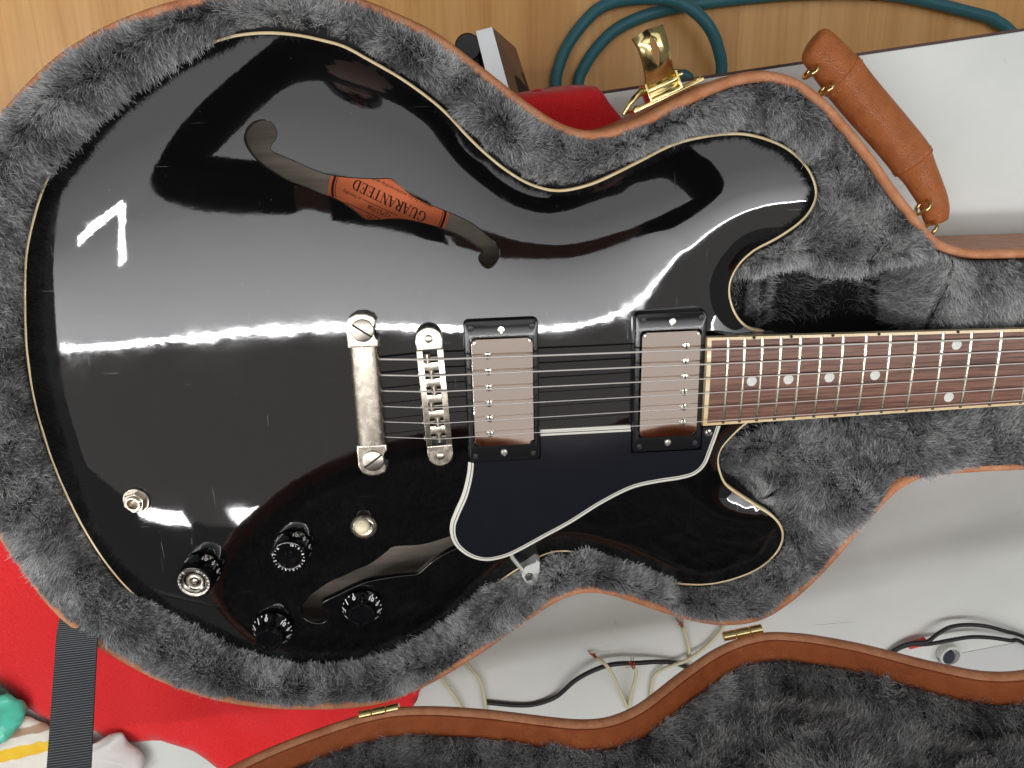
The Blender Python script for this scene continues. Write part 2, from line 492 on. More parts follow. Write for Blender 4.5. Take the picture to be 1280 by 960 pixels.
# red felt cloth under the case
def cloth(name, outline, zfun, step, material, thick=1.2, smooth=True):
    O = resample(ccw(outline), step); n = len(O)
    mn, mx_ = O.min(0), O.max(0)
    gx, gy = np.meshgrid(np.arange(mn[0], mx_[0], step), np.arange(mn[1], mx_[1], step))
    gx = gx.ravel(); gy = gy.ravel()
    k = inside(O, gx, gy); gx, gy = gx[k], gy[k]
    k = dist_poly(O, gx, gy) > step * .55; gx, gy = gx[k], gy[k]
    P = [Vector(p) for p in O] + [Vector(p) for p in zip(gx, gy)]
    r = delaunay_2d_cdt(P, [(i, (i + 1) % n) for i in range(n)], [], 0, 1e-5)
    V = np.array([tuple(p) for p in r[0]]); F = np.array([t for t in r[2] if len(t) == 3])
    C = V[F].mean(1); F = F[inside(O, C[:, 0], C[:, 1])]
    x, y, z = zfun(V[:, 0], V[:, 1])
    o = mesh(name, np.stack([x, y, z], 1), F, material, smooth=smooth)
    md = o.modifiers.new("thickness", 'SOLIDIFY'); md.thickness = thick * .001; md.offset = 1
    return o
nz = Noise(130, 8)
def zred(x, y):
    t = (x - P0[0]) * TN[0] + (y - P0[1]) * TN[1]          # past the table edge it hangs down
    z = -94.6 + 2.6 * np.abs(np.clip(nz(x, y * .5), -1, 1.2)) ** 1.5 * sstep(-170, -300, y)
    e = sstep(-310, -345, y) * 3 * (1 + nz(x * 2, y))
    d = np.clip(t - 3, 0, None)
    z = z + np.clip(e, 0, 5) - d * 1.6 + np.where(d > 0, 1.0, 0)
    return x - TN[0] * d * .6, y - TN[1] * d * .6, z
red = cloth("felt_cloth", [(-120, 100), (20, 172), (62, 186), (84, 190), (102, 188), (111, 182), (118, 171), (131, 156), (100, 60), (0, -150), (-24, -262),
    (-40, -300), (-90, -352), (-150, -372), (-185, -355), (-198, -343.6), (-221, -323.4), (-245, -311.5), (-268, -314), (-286, -308), (-294, -297), (-310, -296.5), (-324, -293), (-338, -277), (-357, -249),
    (-372, -190), (-350, -120), (-280, 20)], zred, 7, M['red'])
tag(red, "bright red felt cloth spread on the table beneath the case", "cloth")

# ================================================================== guitar case
def smooth_closed(P, it=3):
    for _ in range(it): P = P * .5 + (np.roll(P, 1, 0) + np.roll(P, -1, 0)) * .25
    return P
case_top = [(-224.2, 168.7), (-214.9, 176.8), (-205.8, 184.5), (-197.1, 191.0), (-188.4, 196.7), (-179.9, 201.2), (-171.7, 205.5), (-163.7, 209.0), (-155.5, 212.1), (-147.4, 214.8), (-139.6, 217.2), (-132.6, 219.2),
  (-108, 224), (-85, 226), (-64, 226.3), (-44, 223.5), (-26.5, 218.5), (-13.7, 213.0), (-0.9, 207.4), (8.2, 202.9), (19.9, 194.0), (30.4, 186.2), (41.2, 177.9), (52.0, 169.4), (60.4, 163.4), (70.1, 157.1), (80.0, 152.4), (88.4, 150.1), (97.1, 150.3), (105.8, 152.3), (119.9, 156.2), (138.5, 165.2), (157.0, 173.4), (171.4, 178.4), (184.7, 180.7), (193.9, 180.9), (205.5, 178.7), (217.4, 173.3), (229.6, 164.3), (240.4, 154.6), (251.4, 143.5), (262.5, 132.3), (272.1, 120.3), (283.8, 107.4), (293.2, 97.7), (302.9, 86.7), (312.3, 79.9), (325.5, 76.0), (338.1, 75.1), (363.6, 74.7), (420, 74.5), (500, 74.5), (560, 74), (578, 60)]
case_bot = [(560, 76), (500, 77), (391.1, 76.9), (363.0, 76.4), (322.9, 77.2), (311.0, 82.1), (301.3, 89.1), (292.2, 100.8), (282.8, 112.5), (273.8, 126.0), (262.6, 141.3), (250.9, 154.7), (239.1, 166.8), (228.7, 174.4), (220.5, 180.0), (212.0, 182.8), (199.4, 184.4), (184.1, 183.2), (171.1, 180.2), (158.0, 175.3), (140.8, 168.2), (128.0, 162.1), (115.3, 156.1), (105.0, 151.9), (91.2, 149.5), (80.8, 150.7), (67.0, 157.3), (53.2, 166.9), (35.9, 179.5), (18.1, 192.2), (-5.6, 207.1), (-23.6, 217.0), (-39.6, 223.9), (-50.0, 227.0), (-67.6, 229.3), (-88, 229), (-109.0, 227.2), (-129.0, 224.6), (-148.6, 219.8), (-167.7, 213.2), (-186.3, 204.0), (-204.1, 192.5), (-221.2, 178.5), (-234, 166), (-254.5, 142.1), (-263.8, 124.0), (-270.8, 104.2), (-278.1, 87.6)]
case_out = case_top + [(578, 0), (578, -60)] + [(x, -y) for x, y in case_bot] + [(-286, -50), (-288.5, 0), (-282, 50), (-267, 100), (-248, 140)]
CO = smooth_closed(resample(ccw(case_out), 3.0), 6)

body_top = [(-242.5, 50), (-236.5, 80), (-230.9, 98.5), (-216.9, 127.7), (-200, 149.5), (-180, 167.5), (-160, 181.5), (-136, 194.3), (-110.6, 202.5), (-98.4, 205.1), (-82.6, 205.9), (-66.5, 204.3), (-56.0, 202.0), (-42.9, 198.4), (-30.0, 191.2), (-16.4, 183.6), (-3.2, 174.6), (10.2, 163.7), (23.6, 149.1), (38.0, 135.5), (52.2, 125.3), (63.9, 120.0), (75.8, 117.8), (90.6, 120.1), (104.0, 124.8), (123.4, 133.6), (142.8, 142.4), (162.3, 146.6), (181.8, 147.8), (197.7, 144.9), (214.2, 138.0), (227.3, 126.6), (234.0, 114.0), (233.4, 104.4), (226.1, 94.0), (210.4, 83.6), (196.7, 77.0), (186.9, 67.4), (182.8, 56.3), (185.0, 44.8), (190.3, 35.0), (198.6, 28.3), (212.0, 23.7)]
body_bot = [(212, 27), (199.0, 36.8), (190.1, 45.6), (183.7, 53.5), (182.1, 62.4), (186.4, 75.7), (190.9, 81.3), (208.5, 94.4), (224.3, 105.7), (232.1, 117.9), (230.4, 131.8), (218.7, 145.2), (199.6, 153.4), (178.1, 156.6), (151.8, 153.0), (122, 140.5), (103, 131.5), (86.0, 124.5), (72.2, 122.9), (62.0, 125.5), (39.5, 138.4), (23, 152.5), (10, 166), (-4, 177.5), (-18, 187), (-32, 194.5), (-46, 200.5), (-62, 204.5), (-82, 206.5), (-98, 206), (-112, 203.5), (-137, 195), (-160, 181.5), (-180, 166.5), (-197.7, 149.5), (-212.5, 132.3), (-225.3, 107.8), (-235.1, 79.3), (-241.8, 49.7), (-245.1, 25.9), (-246.6, 0), (-245.6, -26)]
BO = resample(ccw(catmull(body_top + [(213, 0)] + [(x, -y) for x, y in body_bot], 5, True)), 2.2)
BO = smooth_closed(BO, 4)

case = empty("guitar_case", (0, 0, -93.4))
tag(case, "open tan guitar case lined with grey plush, its lid folded back", "guitar case")
# outer shell and rim
v, f = sweep2(CO, [(-3, -12), (-.4, -12), (-.4, -86), (-2.5, -91), (-7, -93.2)])
n = len(CO); f.append([4 * n + i for i in range(n)][::-1])
mesh("shell", v, f, M['tan'], case, smooth='angle')
v, f = sweep2(CO, [(0.2, -24), (0.2, -14), (-.5, -10.4), (-1.9, -8.4), (-3.5, -8), (-5.2, -8.5), (-6.4, -10.4), (-6.9, -15), (-6.9, -24)])
mesh("rim", v, f, M['tan'], case, smooth=True)

RI = CO - normals2(CO) * 6.4          # inner edge of the rim
gx, gy = np.meshgrid(np.arange(-292, 470, 4.0), np.arange(-234, 234, 4.0))
def over(x, y):                   # stretches where the pile flops over the guitar's edge
    return np.maximum.reduce([sstep(-85, -150, x) * sstep(115, 160, y), sstep(50, 20, x) * sstep(-125, -150, y), sstep(78, 96, x) * sstep(178, 128, x) * sstep(-110, -125, y) * .8])
def plush_z(x, y, dR, dB):
    dB = dB + np.where(y > 0, 4.0, 8.5) * over(x, y)
    t = dR / (dR + np.maximum(dB, 0) + 1e-3)
    z = -10.5 + (3.2 + 7 * sstep(-120, -200, x) * sstep(-140, -40, y)) * np.sin(np.pi * np.clip(t * 1.15, 0, 1)) - 15 * t ** 2.2
    z = np.where(dB < 0, -25.5 - 3.5 * -dB, z)
    zp = -11 + 2.5 * np.sin(np.pi * np.clip(dR / 50, 0, 1)) - 4 * np.clip(dR / 45, 0, 1)
    s = sstep(-1.5, 5, 71.0 - y + 3 * np.sin(x * .09)) * sstep(-2, 10, 315 - x)
    deep = -56 - 28 * sstep(216, 236, x)
    up = zp + (deep - zp) * s
    lo = -11 - 11 * sstep(8, 40, dR) - 26 * sstep(24, 66, dR) + 3.5 * np.sin(x * .055 + y * .08)
    s2 = sstep(-2, 14, y + 63 + 5 * np.sin(x * .07)) * sstep(-4, 14, 309 - x)
    lo = lo + (-66 - lo) * s2
    cr = -7 + 3.0 * np.exp(-((x - 322) / 18) ** 2) - 19 * sstep(14, 50, dR)
    k = sstep(302, 320, x)
    pk = np.where(y > 0, up, lo); pk = pk + (cr - pk) * k
    # the cutaways and everything past the horns follow the pads
    w = np.where(np.abs(y) < 92, sstep(170, 186, x), sstep(214, 238, x))
    r = z + (pk - z) * w
    r = np.minimum(r, -25.5 + 1.5 * np.maximum(dB, 0))      # drops away beside the guitar
    return np.where(dB < -3, np.minimum(r, -34 - 2.0 * np.clip(-dB - 3, 0, 16)), r)
G = gx.shape
pts2 = np.stack([gx.ravel(), gy.ravel()], 1)
SR = SDF(RI); SB = SDF(BO)
dRi = SR(pts2[:, 0], pts2[:, 1])
keep = dRi > 2.2
PT = np.vstack([RI, pts2[keep]])
dR_ = np.concatenate([np.zeros(len(RI)), dRi[keep]])
dB_ = -SB(PT[:, 0], PT[:, 1])
nb = Noise(60, 8)
Zp = plush_z(PT[:, 0], PT[:, 1], dR_, dB_) + 1.3 * nb(PT[:, 0], PT[:, 1]) * sstep(2, 14, dR_)
r = delaunay_2d_cdt([Vector(p) for p in PT], [(i, (i + 1) % len(RI)) for i in range(len(RI))], [], 0, 1e-6)
Fp = np.array([q for q in r[2] if len(q) == 3]); Vp = np.array([tuple(p) for p in r[0]])
C = Vp[Fp].mean(1); Fp = Fp[SR(C[:, 0], C[:, 1]) > -.2]
assert len(Vp) == len(PT)
VB = np.column_stack([Vp, Zp])
plush = mesh("plush_lining", VB, Fp, M['backing'], case, smooth=True)

def hair(name, V, F, dens, length, dirfun, parent, keepfun=None, rad=.13, clump=3.0, shadefun=None, radend=.05, npt=5, xf=None):
    A = V[F[:, 0]]; B_ = V[F[:, 1]]; C_ = V[F[:, 2]]
    nr = np.cross(B_ - A, C_ - A); ar = np.linalg.norm(nr, axis=1) * .5
    nr = nr / (ar[:, None] * 2 + 1e-12); nr *= np.sign(nr[:, 2:3] + 1e-9)
    n = int(ar.sum() * dens)
    k = rng.choice(len(F), n, p=ar / ar.sum())
    a, b = rng.random(n), rng.random(n); s = a + b > 1; a[s], b[s] = 1 - a[s], 1 - b[s]
    P = A[k] + (B_[k] - A[k]) * a[:, None] + (C_[k] - A[k]) * b[:, None]; Nn = nr[k]
    if keepfun is not None:
        q = keepfun(P); P, Nn = P[q], Nn[q]
    n = len(P)
    D = dirfun(P, Nn)
    # tufts: strands lean towards their clump's middle
    cell = np.floor(P[:, :2] / clump + .35 * np.stack([np.sin(P[:, 1] * .9), np.cos(P[:, 0] * .9)], 1)).astype(int)
    h1 = (cell[:, 0] * 73856093) ^ (cell[:, 1] * 19349663)
    r1 = ((h1 * 2654435761) % 65536) / 65536.; r2 = ((h1 * 40503 + 977) % 65521) / 65521.; r3 = ((h1 * 69069 + 5) % 65519) / 65519.
    cc = (cell + .5 + .5 * (np.stack([r1, r2], 1) - .5)) * clump
    L = (length(P) if callable(length) else length) * (.72 + .42 * rng.random(n)) * (.85 + .3 * r3)
    D = D + .24 * np.stack([r1 - .5, r2 - .5, np.zeros(n)], 1) + rng.normal(0, .14, (n, 3))
    D /= np.linalg.norm(D, axis=1)[:, None]
    toward = np.column_stack([cc - P[:, :2], np.zeros(n)]) * .22
    bend = rng.normal(0, .16, (n, 3)); bend[:, 2] -= .10
    out = np.empty((n, npt, 3))
    for j in range(npt):
        t = j / (npt - 1)
        out[:, j] = P + D * (L * t)[:, None] + bend * (L * t * t)[:, None] + toward * t ** 1.5
    if xf is not None: out = xf(out.reshape(-1, 3)).reshape(n, npt, 3)
    out[:, :, 2] += ZT
    hc = bpy.data.hair_curves.new(name)
    hc.add_curves([npt] * n)
    hc.points.foreach_set("position", (out * .001).astype(np.float32).ravel())
    ra = hc.attributes.get("radius") or hc.attributes.new("radius", 'FLOAT', 'POINT')
    tt = np.linspace(0, 1, npt); prof = rad + (radend - rad) * tt ** 1.6
    ra.data.foreach_set("value", (np.tile(prof, n) * .001 * np.repeat(.75 + .5 * rng.random(n), npt)).astype(np.float32))
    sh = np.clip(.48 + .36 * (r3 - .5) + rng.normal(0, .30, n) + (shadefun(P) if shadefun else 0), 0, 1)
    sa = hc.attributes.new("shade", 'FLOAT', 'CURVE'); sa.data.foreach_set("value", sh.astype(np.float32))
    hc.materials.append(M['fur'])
    o = bpy.data.objects.new(name, hc); COL.objects.link(o)
    put(o, parent); o["kind"] = "stuff"
    return o, n

flow = Noise(85, 9, 3); flow2 = Noise(16, 8, 3); shn = Noise(38, 10)
def dir_base(P, Nn):
    x, y = P[:, 0], P[:, 1]
    rn = SR.out(x, y); dr = SR(x, y); bn = SB.out(x, y); db = -SB(x, y)
    ov = over(x, y)
    D = Nn * .8
    fz = sstep(110, 60, x) * sstep(60, 120, y)
    lean = ((-.25 + .75 * fz) * np.exp(-dr / 6) - (.12 + .55 * ov) * sstep(6, 22, dr))[:, None]
    D[:, :2] += rn * lean
    D[:, :2] += bn * ((1.25 - 1.9 * ov) * np.exp(-np.clip(db, 0, 99) / 6))[:, None]
    D[:, 0] += .32 * flow(x, y, 0) + .14 * flow2(x, y, 0)
    D[:, 1] += .32 * flow(x, y, 1) + .14 * flow2(x, y, 1)
    D[:, 2] += .30
    return D
def len_base(P):
    x, y = P[:, 0], P[:, 1]; ov = over(x, y)
    return 7.6 * (.55 + .45 * np.maximum(ov, sstep(1, 9, -SB(x, y)))) * (.62 + .38 * sstep(0, 7, SR(x, y))) * np.where(x > 236, 1.15, 1)
def keep_base(P):
    x, y = P[:, 0], P[:, 1]
    return (SB(x, y) < -1.8 + np.where(y > 0, 4.0, 8.0) * over(x, y)) & ~((np.abs(y) < 20) & (x > 165)) & (x < 425) & ((P[:, 2] > -55) | ((P[:, 2] > -90) & (rng.random(len(P)) < .06)))  # pile thinned in the deep pockets, dark backing stands in for their shade
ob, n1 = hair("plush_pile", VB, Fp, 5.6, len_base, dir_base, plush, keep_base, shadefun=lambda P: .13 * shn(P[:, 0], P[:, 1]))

# hinges
HA = math.radians(9.0)
for c in ((-54.5, -228.6), (200.5, -186.0)):
    mb = MB()
    for a, b in ((-14, -5.2), (-4.8, 4.8), (5.2, 14)):
        vv, ff = lathe([(0.1, a), (2.9, a), (3.3, a + .4), (3.3, b - .4), (2.9, b), (.1, b)], 14)
        mb.add([(z, x, y) for x, y, z in vv], ff)
    mb.build("hinge", M['gold'], case, loc=(c[0], c[1], -4.6), rot=HA, glob=False, smooth='angle')

# lid, standing open on its hinges
LA = math.radians(93.0)
He = np.array([math.cos(HA), math.sin(HA), 0]); Hi = np.array([-math.sin(HA), math.cos(HA), 0]); H0 = np.array([-68.2, -230.6, -9.2]); Zu = np.array([0, 0, 1.])
Ly = -Hi * math.cos(LA) + Zu * math.sin(LA); Lz = Hi * math.sin(LA) + Zu * math.cos(LA)   # away from the hinge; out of the lid's mouth
def lidx(P):
    P = np.asarray(P, float); return H0 + P[:, :1] * He + P[:, 1:2] * Ly + P[:, 2:3] * Lz
LO = ccw(np.stack([(CO - H0[:2]) @ He[:2], (CO - H0[:2]) @ Hi[:2]], 1))
def lmesh(name, v, f, m_, par, sm): return mesh(name, lidx(v), f, m_, par, smooth=sm)
v, f = sweep2(LO, [(-3, -4), (-.4, -4), (-.4, -42), (-3, -49), (-10, -52)])
n = len(LO); f.append([4 * n + i for i in range(n)][::-1])
lid = lmesh("lid", v, f, M['tan'], case, 'angle')
v, f = sweep2(LO, [(.2, -18), (.2, -6), (-.5, -2.2), (-2.4, -.3), (-4.6, 0), (-6.4, -.4), (-7.6, -1.8), (-8.0, -4.0)])
lmesh("lid_rim", v, f, M['tan'], lid, True)
v, f = sweep2(LO, [(-7.4, -4.4), (-8.0, -3.0), (-9.2, -3.0), (-9.8, -4.2), (-9.9, -13), (-10.5, -14.2), (-11, -16), (-11, -24)])
lmesh("lid_lip", v, f, M['tan_dark'], lid, True)
LI = LO - normals2(LO) * 10.6
SLd = SDF(LI, h=3.0)
gx2, gy2 = np.meshgrid(np.arange(LI[:, 0].min(), LI[:, 0].max(), 5.0), np.arange(LI[:, 1].min(), LI[:, 1].max(), 5.0))
q2 = np.stack([gx2.ravel(), gy2.ravel()], 1)
dl = SLd(q2[:, 0], q2[:, 1]); kk = dl > 2.6
PL = np.vstack([LI, q2[kk]]); dL = np.concatenate([np.zeros(len(LI)), dl[kk]])
nl = Noise(90, 8)
ZL = -15 - 20 * sstep(-3, 12, dL) + 5 * sstep(14, 40, dL) + 1.8 * nl(PL[:, 0], PL[:, 1]) * sstep(5, 30, dL)
r = delaunay_2d_cdt([Vector(p) for p in PL], [(i, (i + 1) % len(LI)) for i in range(len(LI))], [], 0, 1e-6)
FL = np.array([q for q in r[2] if len(q) == 3]); VLx = np.array([tuple(p) for p in r[0]])
C = VLx[FL].mean(1); FL = FL[SLd(C[:, 0], C[:, 1]) > -.2]
VL = np.column_stack([VLx, ZL])
lplush = lmesh("lid_plush", VL, FL, M['backing'], lid, True)
def dir_lid(P, Nn):
    x, y = P[:, 0], P[:, 1]; D = Nn * .75
    D[:, 0] += .26 * flow(x, y, 0) + .14 * flow2(x, y, 0) + .15
    D[:, 1] += .26 * flow(x, y, 1) + .14 * flow2(x, y, 1) + .35
    D[:, 2] += .3
    return D
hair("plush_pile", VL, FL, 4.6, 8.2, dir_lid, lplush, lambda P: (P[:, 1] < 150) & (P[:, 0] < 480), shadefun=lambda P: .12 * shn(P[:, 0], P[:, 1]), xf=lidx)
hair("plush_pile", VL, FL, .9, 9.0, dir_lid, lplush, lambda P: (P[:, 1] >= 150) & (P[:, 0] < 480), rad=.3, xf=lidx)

# lid strap
sp = catmull([(-241.5, -139, -17), (-242.5, -148, -9.5), (-243, -155.5, -4.5), (-242, -163, 2), (-239, -181, 20), (-234.5, -209, 47), (-230, -238, 76), (-227, -254, 92), (-226, -262, 97)], 6)
v = []; f = []
for p in sp:
    for o in (-12.6, 12.6):
        for h in (-.7, .7):
            v.append((p[0] + o, p[1] - .1 * o, p[2] + h))
for i in range(len(sp) - 1):
    a = i * 4; b = a + 4
    f += [(a + 1, b + 1, b + 3, a + 3), (a, a + 2, b + 2, b), (a, b, b + 1, a + 1), (a + 2, a + 3, b + 3, b + 2)]
f += [(0, 1, 3, 2)]
m = M['webbing']; N_, L_, b_ = nodes(m)
wv = N_.new("ShaderNodeTexWave"); wv.bands_direction = 'Y'; wv.inputs["Scale"].default_value = 300; wv.inputs["Distortion"].default_value = .6
L_.new(coords(m), wv.inputs["Vector"])
link(m, ramp(m, wv.outputs["Fac"], [(.2, srgb(34, 38, 40)), (.8, srgb(84, 90, 92))]), "Base Color")
bump(m, wv.outputs["Fac"], .6, .0006)
mesh("strap", v, f, M['webbing'], case, smooth='angle')

# handle
hp = catmull([(233.5, 199, -47), (240, 194.5, -47), (249, 186.5, -48), (258.5, 178.5, -50), (270, 167.5, -51), (282, 156, -51), (294, 144.5, -51), (305, 133, -50), (312.5, 123.5, -49), (320, 112, -48), (326.5, 101.5, -48), (331.5, 88.5, -49)], 6)
rr = np.interp(np.linspace(0, 1, len(hp)), [0, .02, .05, .12, .2, .245, .255, .3, .5, .68, .70, .71, .76, .86, .95, 1], [5.5, 9.5, 11.6, 12.4, 13.2, 13.9, 14.4, 14.0, 13.8, 13.8, 13.6, 12.6, 11.2, 9.8, 9.2, 7.4])
v, f = tube(hp, rr, 28, ell=.62)
hnd = mesh("handle", v, f, M['handle'], case, smooth=True)
for fr in (.25, .255 + .022, .685, .70):
    i = int(fr * (len(hp) - 1)); t = hp[i + 1] - hp[i - 1]; t /= np.linalg.norm(t)
    u = np.cross(t, (0, 0, 1.)); u /= np.linalg.norm(u); q = np.cross(u, t); rad_ = rr[i] + .05
    if fr in (.25, .70):
        ring = [hp[i] + rad_ * (math.cos(a_) * u + .62 * math.sin(a_) * q) for a_ in np.linspace(0, 2 * math.pi, 40, endpoint=False)]
        v, f = tube(ring, .32, 6, closed=True)
        mesh("seam", v, f, M['tan_dark'], hnd, smooth=True)
    else:
        mb = MB()
        for k_ in range(16):
            aa = np.linspace(0, .2, 4) + k_ * 2 * math.pi / 16
            mb.add(*tube([hp[i] + (rad_ + .1) * (math.cos(a_) * u + .62 * math.sin(a_) * q) for a_ in aa], .38, 6))
        mb.build("stitching", M['tan'], hnd, smooth=True)
for c, a in (((234, 182, -43), .75), ((244, 172, -42), .75), ((316, 99, -42), .95), ((323, 84.5, -43), .95)):
    d = np.array([math.cos(a), math.sin(a)]); nrm = np.array([-d[1], d[0]])
    loop = [(c[0] + d[0] * 5.2 * math.cos(t), c[1] + d[1] * 5.2 * math.cos(t), c[2] + 6 * math.sin(t)) for t in np.linspace(0, 2 * math.pi, 24, endpoint=False)]
    v, f = tube(loop, 1.25, 8, closed=True)
    mesh("handle_ring", v, f, M['gold'], hnd, smooth=True)

# latch, thrown open
LAa = math.atan2(175.0 - 158.2, 159.8 - 119.9)
lc = np.array([139.8, 167.6])
mb = MB(); mb.add(*box(-22, 22, -1.0, 1.0, -17, 6, .5))
latch = mb.build("latch", M['gold'], case, loc=(lc[0] - math.sin(LAa) * 1.4, lc[1] + math.cos(LAa) * 1.4, -25), rot=LAa, glob=False, smooth='angle')
def lp(x, y, z):  # latch local frame -> guitar frame
    return (lc[0] + x * math.cos(LAa) - y * math.sin(LAa), lc[1] + x * math.sin(LAa) + y * math.cos(LAa), z)
for x in (-19.5, 19.5):
    v, f = lathe([(.1, 1.4), (1.4, 1.3), (2.2, .5), (2.2, -.5)], 12)
    mesh("screw", [lp(x + a, 2.4 + c_ + 0, -22 + b) for a, b, c_ in v], f, M['gold'], latch, smooth=True)
mb = MB()
for x0, x1 in ((-11.5, -10.3), (7.3, 8.5)): mb.add(*box(x0, x1, 2, 12.5, -32, -17, .3))
mb.add(*box(-10.3, 7.3, 2, 3.4, -33, -15.5, .3))
mb.add(*box(-10.3, 7.3, 7.5, 9.3, -19.5, -17.8, .4))
mb.add(*box(-10.3, 7.3, 3.6, 7.0, -28, -20.5, .8)); mb.add(*box(-10.3, -3.5, 7.0, 12, -27, -21, 1.2)); mb.add(*box(1.0, 7.3, 7.0, 12, -27, -21, 1.2))
mb.build("latch_bracket", M['gold'], latch, loc=(lc[0], lc[1], 0), rot=LAa, glob=False, smooth='angle')
for x in (-13, 10):
    v, f = tube([(x - 1.5, 9.5, -21), (x + 1.5, 9.5, -21)], 2.2, 12)
    mesh("pin", [lp(*q) for q in v], f, M['gold'], latch, smooth='angle')
v, f = tube(catmull([(-12, 9.5, -20), (-18, 8.8, -17), (-24, 6.0, -16), (-29, 2.2, -17)], 5), [2.0 - .055 * i for i in range(16)], 8)
mesh("pin", [lp(*q) for q in v], f, M['gold'], latch, smooth=True)
# lever: a curved plate with a long slot
prof = catmull([(8.5, -20), (13, -17.5), (19, -13), (26, -9.5), (33, -8.5), (37.5, -10.5)], 5)
v = []; f = []
xs = [-9.5, -9.0, -2.0, 2.0, 9.0, 9.5]
nprof = len(prof)
for i, (yy, zz) in enumerate(prof):
    tw = 1 - .12 * math.sin(math.pi * i / (nprof - 1))
    bow = 1.5 * (i / nprof) ** 2
    for x in xs:
        sl = 2.2 * math.sin(math.pi * np.clip((i - 9) / 12, 0, 1)) + .15 if abs(x) == 2 else None
        xx = math.copysign(sl, x) if sl else x * tw
        for h in (0, -.9): v.append(lp(xx - 1.5, yy + bow * (1 - (x / 9.5) ** 2), zz + h - (1.6 if abs(x) > 9.2 else 0)))
nx = len(xs)
for i in range(nprof - 1):
    for j in range(nx - 1):
        if j == 2 and 9 <= i < 21: continue
        a = (i * nx + j) * 2; b = a + 2; c_ = a + nx * 2; d = c_ + 2
        f += [(a, b, d, c_), (a + 1, c_ + 1, d + 1, b + 1)]
mesh("latch_lever", v, f, M['gold'], latch, smooth=True)

# ================================================================== electric guitar
ZR, ZC = -21.2, -10.0              # rim of the top, crown of the arch
hg = 2.5
ax = np.arange(-256, 246, hg); ay = np.arange(-216, 216, hg)
AX, AY = np.meshgrid(ax, ay)
INB = inside(BO, AX, AY)
u = np.where(INB, 0., 1.); lam = 52.0 / hg
for _ in range(1800):
    s4 = np.roll(u, 1, 0) + np.roll(u, -1, 0) + np.roll(u, 1, 1) + np.roll(u, -1, 1)
    u = np.where(INB, s4 * lam ** 2 / (1 + 4 * lam ** 2), 1.)
u2 = np.where(INB, 0., 1.); lam2 = 23.0 / hg
for _ in range(400):
    s4 = np.roll(u2, 1, 0) + np.roll(u2, -1, 0) + np.roll(u2, 1, 1) + np.roll(u2, -1, 1)
    u2 = np.where(INB, s4 * lam2 ** 2 / (1 + 4 * lam2 ** 2), 1.)
HH = np.where(INB, 8.8 * (1 - u) + 5.4 * (1 - u2), 0)
for sy in (1, -1):                   # the horns are domed a little more
    HH = HH + np.where(INB, 3.6 * np.exp(-((AX - 163) ** 2 + (AY - sy * 112) ** 2) / (2 * 36.0 ** 2)) * np.clip((1 - u) * 2.2, 0, 1), 0)
for _ in range(2):
    HH = np.where(INB, (HH * 2 + np.roll(HH, 1, 0) + np.roll(HH, -1, 0) + np.roll(HH, 1, 1) + np.roll(HH, -1, 1)) / 6, 0)
GY, GX = np.gradient(HH, hg)
def bil(A, x, y):
    i = np.clip((np.asarray(x, float) - ax[0]) / hg, 0, len(ax) - 1.001); j = np.clip((np.asarray(y, float) - ay[0]) / hg, 0, len(ay) - 1.001)
    i0 = i.astype(int); j0 = j.astype(int); a = i - i0; b = j - j0
    return (A[j0, i0] * (1 - a) + A[j0, i0 + 1] * a) * (1 - b) + (A[j0 + 1, i0] * (1 - a) + A[j0 + 1, i0 + 1] * a) * b
def ztop(x, y): return ZR + bil(HH, x, y)
def ntop(x, y):
    n = np.array([-float(bil(GX, x, y)), -float(bil(GY, x, y)), 1.]); return n / np.linalg.norm(n)

guitar = empty("electric_guitar", (0, 0, -66))
tag(guitar, "glossy black semi-hollow electric guitar with cream binding lying in the plush case", "electric guitar")

fh = [(-98.2, 156.8), (-94.8, 159.3), (-90.4, 160.4), (-86.3, 159.5), (-83.5, 156.7), (-82.6, 152.9), (-83.3, 150.0), (-87.0, 144.7), (-79.8, 140.6), (-72.7, 137.3), (-65.5, 133.8), (-55.8, 130.2), (-43.4, 128.3), (-30.8, 127.4), (-23.1, 127.4), (-19.4, 125.2), (-12.2, 118.7), (-3.5, 113.4), (6.7, 108.9), (15.7, 104.9), (24.6, 99.7), (32.3, 93.0), (37.5, 86.9), (38.4, 81.6), (36.1, 77.0), (31.7, 74.0), (27.7, 75.9), (25.5, 80.0), (26.4, 83.0), (28.7, 84.5), (24.8, 87.6), (19.0, 91.4), (12.6, 94.9), (7.4, 97.0), (-0.3, 99.9), (-11.9, 103.1), (-20.9, 104.4), (-36.1, 104.2), (-41.3, 107.6), (-47.3, 112.2), (-54.5, 116.8), (-61.9, 119.5), (-70.3, 123.5), (-78.8, 126.8), (-86.9, 131.9), (-93.8, 137.3), (-98.6, 143.1), (-101.0, 148.6), (-100.7, 153.3)]
FT = resample(ccw(catmull(fh, 3, True)), 1.3)
FB = ccw(FT * [1, -1] + [0, 0])
BI = BO - normals2(BO) * 1.7       # inside the binding
hx, hy = np.meshgrid(np.arange(-250, 240, 3.2), np.arange(-212, 212, 3.2))
hx[::2] += 1.6; q = np.stack([hx.ravel(), hy.ravel()], 1)
k = inside(BI, q[:, 0], q[:, 1]) & ~inside(FT, q[:, 0], q[:, 1]) & ~inside(FB, q[:, 0], q[:, 1])
q = q[k]
k = (dist_poly(BI, q[:, 0], q[:, 1]) > 1.6) & (dist_poly(FT, q[:, 0], q[:, 1]) > 1.2) & (dist_poly(FB, q[:, 0], q[:, 1]) > 1.2)
q = q[k]
loops = [BI, FT, FB]; allp = np.vstack(loops + [q]); ed = []; o0 = 0
for lp_ in loops:
    ed += [(o0 + i, o0 + (i + 1) % len(lp_)) for i in range(len(lp_))]; o0 += len(lp_)
